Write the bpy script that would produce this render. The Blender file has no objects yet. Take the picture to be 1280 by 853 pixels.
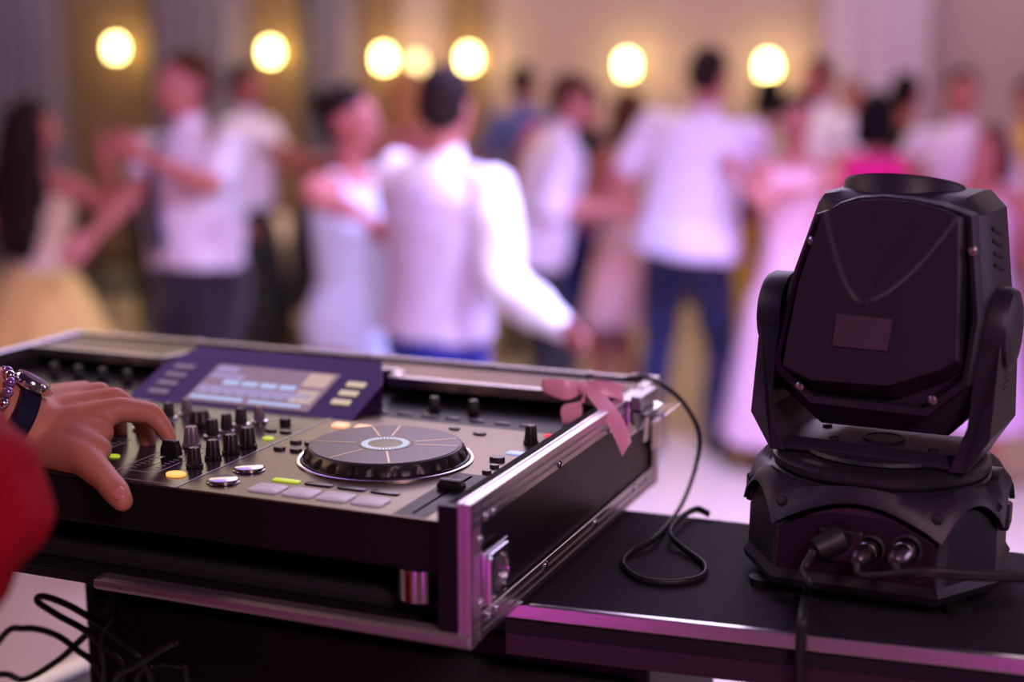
import bpy, bmesh, math, random
import numpy as np
from mathutils import Vector, Matrix, noise
random.seed(7)
SC = bpy.context.scene
COL = SC.collection
PI = math.pi

# ------------------------------------------------------------------ camera
ZT = 1.341                                   # height of the flight case rim above the floor
CAMP = np.array([.4502, -1.0074, .3393 + ZT])
YAW, PIT, F = -.3908, .1864, 1821.
FW = np.array([math.sin(YAW)*math.cos(PIT), math.cos(YAW)*math.cos(PIT), -math.sin(PIT)])
RT = np.array([math.cos(YAW), -math.sin(YAW), 0.0])
UP = np.cross(RT, FW)
cam = bpy.data.cameras.new('camera'); camo = bpy.data.objects.new('camera', cam); COL.objects.link(camo)
cam.lens = F*36/1280; cam.sensor_width = 36; cam.clip_start = .02; cam.clip_end = 60
camo.matrix_world = Matrix([[RT[i], UP[i], -FW[i], CAMP[i]] for i in range(3)] + [[0, 0, 0, 1]])
cam.dof.use_dof = True; cam.dof.focus_distance = 1.33; cam.dof.aperture_fstop = 1.7
SC.camera = camo
# ------------------------------------------------------------------ colour management, world
SC.view_settings.view_transform = 'Standard'; SC.view_settings.look = 'None'
SC.view_settings.gamma = 1; SC.view_settings.use_curve_mapping = False
SC.view_settings.exposure = 0.0
SC.cycles.use_denoising = True
SC.cycles.sample_clamp_indirect = 4.0
SC.cycles.max_bounces = 6
w = bpy.data.worlds.new('world'); SC.world = w; w.use_nodes = True
w.node_tree.nodes['Background'].inputs[0].default_value = (.32, .22, .34, 1)
w.node_tree.nodes['Background'].inputs[1].default_value = .12

def lamp(name, kind, loc, target, energy, color, size=.3, spot=60, blend=.6, size_y=None):
    l = bpy.data.lights.new(name, kind); o = bpy.data.objects.new(name, l); COL.objects.link(o)
    l.energy = energy; l.color = color
    if kind == 'AREA':
        l.size = size
        if size_y: l.shape = 'RECTANGLE'; l.size_y = size_y
    elif kind == 'SPOT':
        l.spot_size = math.radians(spot); l.spot_blend = blend; l.shadow_soft_size = size
    else: l.shadow_soft_size = size
    o.location = loc
    if target is not None:
        o.rotation_euler = (Vector(target)-Vector(loc)).to_track_quat('-Z', 'Y').to_euler()
    return o
lamp('ceiling_glow', 'AREA', (-4, 6, 3.6), (-4, 6, 0), 140, (1, .78, .58), 6, size_y=4)
lamp('ceiling_glow_right', 'AREA', (1, 6.5, 3.6), (1, 6.5, 0), 60, (1, .72, .80), 4, size_y=4)
lamp('stage_par_violet', 'SPOT', (3.2, .8, 2.9), (-.2, 5.2, 1.0), 560, (.52, .36, 1), .12, 62)
lamp('stage_par_white', 'SPOT', (2.2, .9, 2.6), (-1.05, 2.9, 1.0), 720, (.62, .60, 1), .1, 30, .9)
lamp('stage_par_lavender', 'SPOT', (-.3, 3.3, 3.6), (-.75, 3.6, 0), 1700, (.44, .40, 1), .15, 72, 1)
for wx, wc_ in ((-7.6, (.86, .78, 1)), (-5.6, (1, .84, .8)), (-4.2, (1, .86, .82)), (-2.2, (1, .80, .86)), (-.2, (.95, .78, 1)), (1.8, (.95, .78, 1))):
    lamp('wall_washer', 'SPOT', (wx, 8.1, 3.7), (wx, 9, 3.05), 55, wc_, .08, 95, 1)
lamp('stage_par_pink', 'SPOT', (3.4, 2.0, 2.8), (.2, 6.6, 1.3), 250, (1, .20, .80), .12, 52)
lamp('stage_par_rose_left', 'SPOT', (-1.4, -1.6, 2.9), (-3.3, 4.6, 1.1), 330, (1, .40, .66), .12, 60, .9)
lamp('stage_par_violet_left', 'SPOT', (1.2, -.6, 2.9), (-3.0, 4.6, 1.1), 470, (.58, .46, 1), .12, 46, .9)
lamp('booth_magenta', 'AREA', (-.45, -2.3, .75), (-.05, .1, 1.2), 2.8, (1, .06, .80), .45)
lamp('purple_sheen_fill', 'AREA', (-1.6, 1.6, 3.0), (-.4, .3, 1.3), 5, (.50, .30, 1), 1.1)  # added area lamp, puts a violet sheen on the screen panel
lamp('booth_warm', 'AREA', (-2.1, .1, 2.6), (-.5, .05, 1.35), 13, (1, .60, .40), .6)
lamp('booth_violet', 'AREA', (-.8, 3.0, 3.1), (-.1, .3, 1.3), 40, (.72, .56, 1), 1.8)
lamp('lilac_side_fill', 'AREA', (4.2, 2.4, 1.9), (0, .3, 1.3), 38, (.80, .58, 1), 2.2)  # added area lamp, gives the right-hand trims something bright to reflect
lamp('rose_front_fill', 'AREA', (1.3, -1.1, 2.5), (-.05, .35, 1.3), 21, (1, .60, .78), .5)  # added soft key that brightens the ribbon and the hand
lamp('blue_side_fill', 'SPOT', (-1.5, -.9, 2.6), (.27, .33, 1.45), 26, (.38, .30, 1), .1, 16, .5)  # added narrow spot, tints the left of the stage light
lamp('magenta_trim_fill', 'AREA', (1.0, -2.1, .72), (.5, .2, 1.2), 1.7, (1, .06, .80), .45)  # added so the table trim mirrors magenta further right

# ------------------------------------------------------------------ pixel <-> place helpers (1280x853 frame)
def ray(px, py): return FW + RT*(px-640)/F - UP*(py-426.5)/F
def atZ(px, py, z): d = ray(px, py); return Vector(CAMP + d*((z-CAMP[2])/d[2]))
def atY(px, py, y): d = ray(px, py); return Vector(CAMP + d*((y-CAMP[1])/d[1]))
def atX(px, py, x): d = ray(px, py); return Vector(CAMP + d*((x-CAMP[0])/d[0]))
def atD(px, py, dd): return Vector(CAMP + ray(px, py)*dd)

# ------------------------------------------------------------------ materials
MATS = {}
def mat(name, color, rough=.5, metal=0., emit=None, estr=1., bump=0., bscale=200., var=0., vscale=8., spec=.5, coat=0., stretch=None, trans=0., sss=0., sheen=0.):
    if name in MATS: return MATS[name]
    m = bpy.data.materials.new(name); m.use_nodes = True
    nt = m.node_tree; b = nt.nodes['Principled BSDF']
    b.inputs['Base Color'].default_value = (*color, 1); b.inputs['Roughness'].default_value = rough
    b.inputs['Metallic'].default_value = metal; b.inputs['Specular IOR Level'].default_value = spec
    b.inputs['Coat Weight'].default_value = coat; b.inputs['Transmission Weight'].default_value = trans
    b.inputs['Sheen Weight'].default_value = sheen
    if sss: b.inputs['Subsurface Weight'].default_value = sss; b.inputs['Subsurface Radius'].default_value = (.01, .004, .002)
    if emit: b.inputs['Emission Color'].default_value = (*emit, 1); b.inputs['Emission Strength'].default_value = estr
    tc = nt.nodes.new('ShaderNodeTexCoord'); mp = nt.nodes.new('ShaderNodeMapping')
    nt.links.new(tc.outputs['Object'], mp.inputs['Vector'])
    if stretch: mp.inputs['Scale'].default_value = stretch
    n2 = nt.nodes.new('ShaderNodeTexNoise'); n2.inputs['Scale'].default_value = vscale; n2.inputs['Detail'].default_value = 4
    nt.links.new(mp.outputs[0], n2.inputs['Vector'])
    v = var or .06
    mr = nt.nodes.new('ShaderNodeMapRange'); mr.inputs['To Min'].default_value = 1-v; mr.inputs['To Max'].default_value = 1+v
    nt.links.new(n2.outputs['Fac'], mr.inputs['Value'])
    mx = nt.nodes.new('ShaderNodeMix'); mx.data_type = 'RGBA'; mx.blend_type = 'MULTIPLY'; mx.inputs['Factor'].default_value = 1
    mx.inputs[6].default_value = (*color, 1); nt.links.new(mr.outputs[0], mx.inputs[7])
    nt.links.new(mx.outputs[2], b.inputs['Base Color'])
    if bump:
        n = nt.nodes.new('ShaderNodeTexNoise'); n.inputs['Scale'].default_value = bscale; n.inputs['Detail'].default_value = 3
        nt.links.new(mp.outputs[0], n.inputs['Vector'])
        bp = nt.nodes.new('ShaderNodeBump'); bp.inputs['Strength'].default_value = bump; bp.inputs['Distance'].default_value = .001
        nt.links.new(n.outputs['Fac'], bp.inputs['Height']); nt.links.new(bp.outputs[0], b.inputs['Normal'])
    MATS[name] = m
    return m
def srgb(r, g, b): return tuple(((c/255)/12.92 if c/255 <= .04045 else ((c/255+.055)/1.055)**2.4) for c in (r, g, b))

# ------------------------------------------------------------------ object helpers
WM = {}
def mw(o): return WM.get(o.name, Matrix.Identity(4)) if o else Matrix.Identity(4)
def place(o, parent=None, M=None):
    if parent: o.parent = parent
    if M is None: M = mw(parent)
    WM[o.name] = M
def thing(name, label, cat, loc=(0, 0, 0), rotz=0, group=None):
    o = bpy.data.objects.new(name, None); COL.objects.link(o); o.empty_display_size = .1
    o.location = loc; o.rotation_euler = (0, 0, rotz)
    WM[o.name] = Matrix.Translation(loc) @ Matrix.Rotation(rotz, 4, 'Z')
    o['label'] = label; o['category'] = cat
    if group: o['group'] = group
    return o
def tag(o, label, cat, group=None, kind=None):
    if label: o['label'] = label
    if cat: o['category'] = cat
    if group: o['group'] = group
    if kind: o['kind'] = kind
    return o

class MB:
    """collects shapes (world coordinates unless local=True) and links them as ONE mesh object"""
    def __init__(s): s.bm = bmesh.new(); s.mi = 0
    def _f(s, vs):
        try: f = s.bm.faces.new(vs); f.material_index = s.mi; return f
        except ValueError: return None
    def box(s, x0, x1, y0, y1, z0, z1):
        v = [s.bm.verts.new((x, y, z)) for z in (z0, z1) for y in (y0, y1) for x in (x0, x1)]
        for a in ((0, 2, 3, 1), (4, 5, 7, 6), (0, 1, 5, 4), (2, 6, 7, 3), (0, 4, 6, 2), (1, 3, 7, 5)): s._f([v[i] for i in a])
        return s
    def prism(s, base, off):                       # base: list of points, off: vector of thickness
        off = Vector(off); a = [s.bm.verts.new(Vector(p)) for p in base]; b = [s.bm.verts.new(Vector(p)+off) for p in base]
        n = len(a); s._f(a[::-1]); s._f(b)
        for i in range(n): s._f([a[i], a[(i+1) % n], b[(i+1) % n], b[i]])
        return s
    def loft(s, rings, cap=True, closed=True):
        R = [[s.bm.verts.new(Vector(p)) for p in r] for r in rings]; n = len(R[0])
        for i in range(len(R)-1):
            for j in range(n if closed else n-1):
                s._f([R[i][j], R[i][(j+1) % n], R[i+1][(j+1) % n], R[i+1][j]])
        if cap and closed: s._f(R[0][::-1]); s._f(R[-1])
        return s
    def lathe(s, c, prof, n=32, axis='Z', M=None, mod=None):   # prof: (r, h)
        c = Vector(c); rings = []
        for r, h in prof:
            ring = []
            for k in range(n):
                a = 2*PI*k/n; rr = max(r, 1e-5)*(mod(a, h) if mod else 1)
                p = Vector((rr*math.cos(a), rr*math.sin(a), h))
                if axis == 'X': p = Vector((p.z, p.x, p.y))
                elif axis == 'Y': p = Vector((p.y, p.z, p.x))
                if M: p = M @ p
                ring.append(c+p)
            rings.append(ring)
        return s.loft(rings)
    def tube(s, pts, r, n=8, flat=1.0, up=None):
        pts = [Vector(p) for p in pts]; rings = []
        ref = Vector(up) if up else Vector((0, 0, 1)); prev = None
        for i, p in enumerate(pts):
            t = (pts[min(i+1, len(pts)-1)]-pts[max(i-1, 0)]).normalized()
            if prev is None:
                a = t.cross(ref)
                if a.length < .1: a = t.cross(Vector((0, 1, 0)))
            else: a = prev-t*prev.dot(t)
            a.normalize(); prev = a; b = t.cross(a).normalized()
            rr = r[i] if isinstance(r, (list, tuple)) else r
            rings.append([p+a*rr*math.cos(2*PI*k/n)+b*rr*flat*math.sin(2*PI*k/n) for k in range(n)])
        return s.loft(rings)
    def cap(s, p0, r0, p1, r1, n=12, m=4):
        p0, p1 = Vector(p0), Vector(p1); t = (p1-p0)
        if t.length < 1e-6: t = Vector((0, 0, 1e-4))
        t.normalize(); a = t.cross(Vector((0, 0, 1)) if abs(t.z) < .9 else Vector((1, 0, 0))).normalized(); b = t.cross(a)
        rings = []
        for i in range(m+1):
            q = -PI/2+PI/2*i/m
            rings.append((p0+t*r0*math.sin(q), max(r0*math.cos(q), r0*.03)))
        for i in range(m+1):
            q = PI/2*i/m
            rings.append((p1+t*r1*math.sin(q), max(r1*math.cos(q), r1*.03)))
        return s.loft([[c+a*rr*math.cos(2*PI*k/n)+b*rr*math.sin(2*PI*k/n) for k in range(n)] for c, rr in rings])
    def ell(s, c, rad, M=None, n=16, m=10):
        c = Vector(c); rings = []
        for i in range(m+1):
            q = -PI/2+PI*i/m; ring = []
            for k in range(n):
                p = Vector((rad[0]*max(math.cos(q), .02)*math.cos(2*PI*k/n), rad[1]*max(math.cos(q), .02)*math.sin(2*PI*k/n), rad[2]*math.sin(q)))
                ring.append(c+(M @ p if M else p))
            rings.append(ring)
        return s.loft(rings)
    def build(s, name, m, parent=None, smooth=False, bevel=0, seg=2, local=False, voxel=0, sm=0, wrinkle=0, wscale=9, norecalc=False, M=None, auto=None, rot=None):
        if rot is not None: bmesh.ops.transform(s.bm, matrix=rot, verts=s.bm.verts)
        if not norecalc: bmesh.ops.recalc_face_normals(s.bm, faces=s.bm.faces)
        me = bpy.data.meshes.new(name); s.bm.to_mesh(me); s.bm.free()
        mats = m if isinstance(m, (list, tuple)) else [m]
        if voxel:
            t = bpy.data.objects.new('tmp', me); COL.objects.link(t)
            r = t.modifiers.new('r', 'REMESH'); r.mode = 'VOXEL'; r.voxel_size = voxel; r.use_smooth_shade = True
            if sm:
                q = t.modifiers.new('s', 'SMOOTH'); q.iterations = sm; q.factor = .5
            dg = bpy.context.evaluated_depsgraph_get()
            me2 = bpy.data.meshes.new_from_object(t.evaluated_get(dg)); me2.name = name
            bpy.data.objects.remove(t); bpy.data.meshes.remove(me); me = me2; me.materials.clear(); smooth = True
            if wrinkle:
                nv = len(me.vertices); co = np.empty(nv*3); no = np.empty(nv*3)
                me.vertices.foreach_get('co', co); me.vertices.foreach_get('normal', no)
                co = co.reshape(-1, 3); no = no.reshape(-1, 3)
                o1 = Vector((random.random()*50, random.random()*50, 0))
                d = np.array([noise.noise(Vector((c[0]*wscale, c[1]*wscale, c[2]*wscale*1.6))+o1) + .5*noise.noise(Vector(c)*wscale*2.7+o1) for c in co])
                co = co+no*(d*wrinkle)[:, None]; me.vertices.foreach_set('co', co.ravel())
        if not local: me.transform(mw(parent).inverted())
        for x in mats: me.materials.append(x)
        o = bpy.data.objects.new(name, me); COL.objects.link(o)
        if parent: o.parent = parent
        WM[o.name] = mw(parent)
        if smooth:
            me.polygons.foreach_set('use_smooth', [True]*len(me.polygons))
            if auto is not None:
                me.set_sharp_from_angle(angle=math.radians(auto))
        if bevel:
            b = o.modifiers.new('bevel', 'BEVEL'); b.width = bevel; b.segments = seg; b.limit_method = 'ANGLE'; b.angle_limit = math.radians(35)
            b.harden_normals = False
        me.update()
        return o
def struct(o): o['kind'] = 'structure'; return o
def spline(pts, n=10):
    pts = [Vector(p) for p in pts]; out = []
    P = [pts[0]*2-pts[1]]+pts+[pts[-1]*2-pts[-2]]
    for i in range(1, len(P)-2):
        for k in range(n):
            t = k/n; a, b, c, d = P[i-1], P[i], P[i+1], P[i+2]
            out.append(.5*((2*b)+(c-a)*t+(2*a-5*b+4*c-d)*t*t+(3*b-a-3*c+d)*t**3))
    out.append(pts[-1]); return out
def copy_tree(o, loc=None, label=None):
    r = o.copy(); COL.objects.link(r)
    if loc is not None: r.location = loc
    if label: r['label'] = label
    for ch in list(o.children):
        c = ch.copy(); COL.objects.link(c); c.parent = r
        for g in ch.children:
            d = g.copy(); COL.objects.link(d); d.parent = c
    return r

# ================================================================== THE ROOM
WY = 9.0
M_floor = mat('floor_stone', srgb(196, 176, 154), .25, bump=.05, bscale=6, var=.07, vscale=1.2)
M_wall = mat('wall_plaster_beige', srgb(168, 146, 140), .8, bump=.2, bscale=30, var=.06)
M_paper = mat('wallpaper_tan', srgb(128, 100, 72), .75, bump=.3, bscale=40, var=.22, vscale=9)
M_drape = mat('drape_grey_mauve', srgb(124, 110, 128), .85, bump=.2, bscale=60, var=.1, sheen=.3)
M_dark = mat('dark_gap_strip', srgb(58, 60, 74), .8)
M_pale = mat('pale_backdrop', srgb(205, 190, 205), .7)
M_ceil = mat('ceiling_paint', srgb(84, 66, 100), .9)
struct(MB().box(-12, 6, -4.5, WY+.2, -.1, 0).build('floor', M_floor))
struct(MB().box(-12, 6, -4.5, WY+.2, 3.8, 3.9).build('ceiling', M_ceil))
struct(MB().box(-12, 6, WY, WY+.2, 0, 3.8).build('wall_back', M_wall))
struct(MB().box(-12.2, -12, -4.5, WY+.2, 0, 3.8).build('wall_left', M_wall))
struct(MB().box(6, 6.2, -4.5, WY+.2, 0, 3.8).build('wall_right', M_wall))
struct(MB().box(-12, 6, -4.7, -4.5, 0, 3.8).build('wall_front', M_wall))
struct(MB().box(-12, 6, WY-.02, WY, 0, .12).build('baseboard_back', mat('baseboard', srgb(90, 70, 55), .5), bevel=.004))
def X9(px): return atY(px, 60, WY).x
k = 0
for a, b in ((92, 192), (318, 380), (455, 500), (560, 612)):
    k += 1
    struct(MB().box(X9(a), X9(b), WY-.05, WY, .12, 3.8).build('trim_%d' % k, M_paper, bevel=.004))
for a, b in ((196, 208), (382, 398)):
    k += 1
    struct(MB().box(X9(a), X9(b), WY-.035, WY, .12, 3.8).build('trim_%d' % k, M_dark))  # dark strips set where the gap lines run
def drape(a, b, label, m=M_drape, y=WY-.16, amp=.04, zb=.03):
    x0, x1 = X9(a), X9(b); mb = MB(); n = int((x1-x0)/.025); r0 = []; r1 = []
    fr = 2*PI/.17
    ring = []
    for i in range(n+1):
        x = x0+(x1-x0)*i/n; ring.append((x, y+amp*math.sin(x*fr)+.012*math.sin(x*fr*2.3)))
    def lvl(z, s): return [Vector((x, y+(yy-y)*s, z)) for x, yy in ring]+[Vector((x, y+(yy-y)*s+.006, z)) for x, yy in ring[::-1]]
    mb.loft([lvl(zb, 1.2), lvl(1.2, 1.05), lvl(2.4, .95), lvl(3.7, .8)])
    o = mb.build('curtain', m, smooth=True, auto=60); tag(o, label, 'curtain'); return o
drape(-60, 88, 'grey mauve curtain hanging left of the leftmost wall lamp')
drape(212, 314, 'grey mauve curtain hanging between the two leftmost wall lamps')
drape(402, 452, 'grey mauve curtain between the second and third wall lamps')
drape(1035, 1165, 'pale white curtain hanging behind the crowd at the right', M_pale)

# wall lamps
M_brass = mat('brass', srgb(170, 130, 70), .35, 1)
M_glow = mat('lamp_glass_lit', (1, .85, .45), .4, emit=(1, .80, .26), estr=22)
M_glow2 = mat('lamp_glass_dim', (1, .85, .55), .4, emit=(1, .80, .38), estr=3.2)
def sconce(px, py, label, m=M_glow, r=.054, power=2.2):
    p = atY(px, py, WY-.2)
    t = thing('wall_lamp', label, 'lamp', (p.x, WY, p.z), 0, 'wall lamps along the back wall')
    M = Vector((p.x, p.y, p.z))
    MB().lathe((p.x, WY-.065, p.z-.02), [(0, 0), (.05, 0), (.06, .01), (.05, .02), (.0, .02)], 24, 'Y').build('back_plate', M_brass, t, smooth=True, auto=40)
    MB().tube(spline([(p.x, WY-.05, p.z-.02), (p.x, WY-.11, p.z-.1), (p.x, WY-.2, p.z-.13), (p.x, WY-.2, p.z-.07)], 6), .008).build('arm', M_brass, t, smooth=True)
    MB().lathe((p.x, p.y, p.z-.0), [(.02, -r*1.25), (.045, -r*1.15), (r*.9, -r*.5), (r, 0), (r*.95, r*.6), (r*.6, r*1.15), (.02, r*1.3)], 24).build('lamp_shade', m, t, smooth=True)
    l = lamp('wall_lamp_light', 'POINT', (p.x, WY-.33, p.z), None, power, (1, .66, .26), .09)
    return t
sc = [(145, 60, 'lit wall lamp, leftmost on the back wall'), (338, 65, 'lit wall lamp, second from the left, above the man reaching right'),
      (480, 73, 'lit wall lamp above the blonde woman'), (586, 73, 'lit wall lamp above the man in the white waistcoat'),
      (784, 81, 'lit wall lamp left of the tall man in pale shirt and navy trousers'), (960, 83, 'lit wall lamp, rightmost on the back wall')]
for a in sc: sconce(*a)
sconce(521, 80, 'smaller dimmer wall lamp between two bright ones', M_glow2, .05, 1.5)

# ================================================================== PEOPLE
def skin(name, c): return mat(name, c, .55, bump=.15, bscale=300, sss=.12, var=.08, vscale=14)
SK = skin('skin_light', srgb(186, 112, 104)); SKT = skin('skin_tan', srgb(160, 92, 78))
HD = mat('hair_dark_brown', srgb(38, 24, 22), .7, spec=.15, bump=.6, bscale=120, stretch=(6, 6, .6), var=.3, vscale=30)
HB = mat('hair_black', srgb(16, 12, 14), .7, spec=.15, bump=.6, bscale=120, stretch=(6, 6, .6))
HBL = mat('hair_blonde', srgb(170, 120, 70), .7, spec=.15, bump=.6, bscale=120, stretch=(6, 6, .6), var=.25, vscale=30)
HBR = mat('hair_brown', srgb(80, 46, 34), .7, spec=.15, bump=.6, bscale=120, stretch=(6, 6, .6), var=.3, vscale=30)
M_eye = mat('eye_white', (.75, .72, .7), .2); M_iris = mat('eye_dark', (.03, .02, .02), .2); M_lip = mat('lips', srgb(150, 62, 66), .4)
M_shoe = mat('shoe_black', (.012, .011, .012), .3)
def cloth(name, rgb, rough=.85): return mat('cloth_'+name, srgb(*rgb), rough, bump=.25, bscale=500, sheen=.15, var=.05)

def person(px, d, H, face, label, dress, hair=(HD, 'short'), skinm=SK, arms=None, lean=0, side=0, headyaw=0, feet=None, female=False, vox=.009, hd=0, group=None, base=None, build=1.0, eyes=True, z0=0.0):
    """px,d: where on the floor (pixel column and distance), face: 0 looks towards -Y, 180 away"""
    if base is None: base = atD(px, 83, d); base = Vector((base.x, base.y, z0))
    th = math.radians(face); k = H/1.75
    M = Matrix.Translation(base) @ Matrix.Rotation(th, 4, 'Z'); Mi = M.inverted()
    piv = Vector((0, 0, .95))
    RL = Matrix.Rotation(math.radians(lean), 3, 'X') @ Matrix.Rotation(math.radians(side), 3, 'Y')
    def U(p): return (piv+RL @ (Vector(p)-piv))*k
    def G(p): return Vector(p)*k
    b = build; sw = .165 if female else .188
    hipw = 1.08 if female else 1.0
    def ering(z, rx, ry, y=0, n=20, f=U): return [f((rx*b*math.cos(2*PI*i/n), y+ry*b*math.sin(2*PI*i/n), z)) for i in range(n)]
    if female: TR = [(.86, .150, .115, .01), (.95, .165, .12, .015), (1.03, .14, .105, .005), (1.1, .118, .09, 0), (1.2, .13, .098, -.005), (1.29, .145, .118, -.015), (1.37, .145, .095, 0), (1.43, .125, .075, .005), (1.47, .06, .055, .01)]
    else: TR = [(.86, .150, .11, .01), (.95, .160, .118, .01), (1.03, .152, .112, .0), (1.1, .148, .108, 0), (1.2, .158, .112, 0), (1.3, .172, .118, 0), (1.38, .175, .105, 0), (1.44, .145, .08, .005), (1.48, .066, .06, .01)]
    # joints
    sh = {s: U((s*sw*b, 0, 1.415)) for s in (1, -1)}
    hip = {s: G((s*.088*hipw, 0, .90)) for s in (1, -1)}
    ft = feet or ((.11, 0), (-.11, 0))
    ank = {1: G((ft[0][0], ft[0][1], .085)), -1: G((ft[1][0], ft[1][1], .085))}
    kne = {}
    for s in (1, -1):
        m = (hip[s]+ank[s])/2; dl = max(0, (.83*k)**2-(ank[s]-hip[s]).length_squared)**.5*.45
        kne[s] = m+Vector((s*.01, -.02*k-dl, .01))
    el, ha = {}, {}
    for s, nm in ((1, 'l'), (-1, 'r')):
        a = (arms or {}).get(nm)
        if a:
            def cv(q):
                if len(q) == 3 and abs(q[0])+abs(q[1]) > 6: return Mi @ atD(q[0], q[1], d+q[2])
                return Vector(q)
            e = cv(a[0])-sh[s]; el[s] = sh[s]+e.normalized()*.285*k
            h = cv(a[1])-el[s]; ha[s] = el[s]+h.normalized()*.25*k
        else:
            el[s] = sh[s]+Vector((s*.11, .03, -.265))*k; ha[s] = el[s]+Vector((s*.02, -.08, -.235))*k
    # ---- body: one continuous surface
    B = MB()
    B.loft([ering(*t) for t in [(z, rx*.89, ry*.89, y) for z, rx, ry, y in TR]])
    HM = Matrix.Translation(U((0, 0, 1.5))) @ Matrix.Rotation(math.radians(headyaw), 4, 'Z') @ Matrix.Rotation(math.radians(hd), 4, 'X') @ RL.to_4x4()
    def Hd(p): return HM @ (Vector((p[0], p[1], p[2]-1.5))*k)
    R3 = HM.to_3x3()
    B.cap(U((0, .01, 1.43)), .056*k, Hd((0, .0, 1.57)), .052*k)
    E = lambda c, r: B.ell(Hd(c), [q*k for q in r], R3)
    E((0, .008, 1.655), (.072, .090, .100)); E((0, -.03, 1.60), (.056, .058, .072)); E((0, -.055, 1.565), (.034, .03, .026))
    B.cap(Hd((0, -.082, 1.655)), .009*k, Hd((0, -.106, 1.617)), .0135*k); E((0, -.070, 1.672), (.05, .022, .012))
    E((.030, -.068, 1.625), (.022, .018, .018)); E((-.030, -.068, 1.625), (.022, .018, .018)); E((0, -.083, 1.588), (.022, .010, .009))
    for s in (1, -1): E((s*.073, .012, 1.635), (.009, .019, .030))
    for s in (1, -1):
        B.cap(U((s*.10*b, 0, 1.42)), .052*k, sh[s], .050*k)
        B.cap(sh[s], .050*k, el[s], .037*k); B.cap(el[s], .037*k, ha[s], .025*k)
        # hand: palm, four curled fingers, thumb
        D = (ha[s]-el[s]).normalized(); N = D.cross(Vector((s*.3, .2, 1))); N = N.normalized() if N.length > .1 else Vector((1, 0, 0)); Wd = D.cross(N).normalized()
        p0 = ha[s]; pm = p0+D*.075*k
        for j in range(4):
            o = Wd*(j-1.5)*.019*k
            B.cap(p0+D*.012*k+o*.6, .016*k, pm+o, .0125*k, n=8)
            L = (.034, .038, .036, .028)[j]*k; q = pm+o; dd = (D*.9+N*.25+Wd*(j-1.5)*.07).normalized()
            q2 = q+dd*L; dd2 = (D*.6+N*.7).normalized(); q3 = q2+dd2*L*.8
            B.cap(q, .0105*k, q2, .0095*k, n=8); B.cap(q2, .0095*k, q3, .008*k, n=8)
        t0 = p0+D*.02*k-Wd*.022*k; t1 = t0+(D*.6-Wd*.7+N*.3).normalized()*.04*k; t2 = t1+(D*.95-Wd*.1+N*.3).normalized()*.03*k
        B.cap(t0, .015*k, t1, .0125*k, n=8); B.cap(t1, .0115*k, t2, .0095*k, n=8)
        B.cap(hip[s], .082*k*hipw, kne[s], .056*k); B.cap(kne[s], .054*k, ank[s], .036*k)
        B.cap(kne[s].lerp(ank[s], .25)+Vector((0, .015*k, 0)), .05*k, kne[s].lerp(ank[s], .6), .04*k)
        B.cap(ank[s]+Vector((0, .03, -.045))*k, .034*k, ank[s]+Vector((0, -.13, -.058))*k, .024*k)
    body = B.build('person', skinm, local=True, voxel=vox, sm=3)
    body.matrix_world = M; WM[body.name] = M
    tag(body, label, 'person', group)
    # ---- eyes, mouth
    if eyes:
        for s in (1, -1):
            e = MB().ell(Hd((s*.029, -.0765, 1.648)), (.0105*k, .0072*k, .006*k), R3, 10, 6)
            e.mi = 1; e.ell(Hd((s*.029, -.083, 1.648)), (.0055*k, .0035*k, .0055*k), R3, 8, 6)
            e.build('eye', [M_eye, M_iris], body, local=True, smooth=True)
        MB().ell(Hd((0, -.091, 1.588)), (.021*k, .007*k, .0075*k), R3, 10, 6).build('lips', M_lip, body, local=True, smooth=True)
    # ---- hair
    hm, hs = hair
    if hs != 'none':
        h = MB()
        h.ell(Hd((0, .020, 1.680)), (.079*k, .090*k, .088*k), R3); h.ell(Hd((0, .035, 1.64)), (.078*k, .076*k, .075*k), R3)
        if hs == 'long':
            for j in range(7):
                a = PI*(j-3)/6*1.15; x, y = .062*math.sin(a), .03+.055*math.cos(a)
                pts = [Hd((x, y, 1.64)), Hd((x*1.25, y*1.1+.01, 1.5)), U((x*1.5, .10+.02*math.cos(a), 1.38)), U((x*1.3, .125, 1.24)), U((x*.8, .12, 1.13))]
                for q in range(4): h.cap(pts[q], (.046, .054, .058, .050, .03)[q]*k, pts[q+1], (.046, .054, .058, .050, .03)[q+1]*k, n=10)
        if hs == 'bun': h.ell(Hd((0, .095, 1.69)), (.058*k, .055*k, .062*k), R3); h.ell(Hd((0, .05, 1.62)), (.074*k, .06*k, .07*k), R3)
        if hs == 'bob':
            for j in range(7):
                a = PI*(j-3)/6*1.2; x, y = .066*math.sin(a), .02+.058*math.cos(a)
                h.cap(Hd((x, y, 1.66)), .035*k, Hd((x*1.1, y*1.05, 1.53)), .032*k, n=10)
        h.build('hair', hm, body, local=True, voxel=vox, sm=2, wrinkle=.016 if hs == 'long' else .006, wscale=22 if hs == 'long' else 30)
    # ---- clothes
    def torso(mb, z0, z1, g=.012):
        L = [t for t in TR if z0 <= t[0] <= z1]
        mb.loft([ering(z, rx+g, ry+g, y) for z, rx, ry, y in L])
    cv_ = max(vox, .010)
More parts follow.
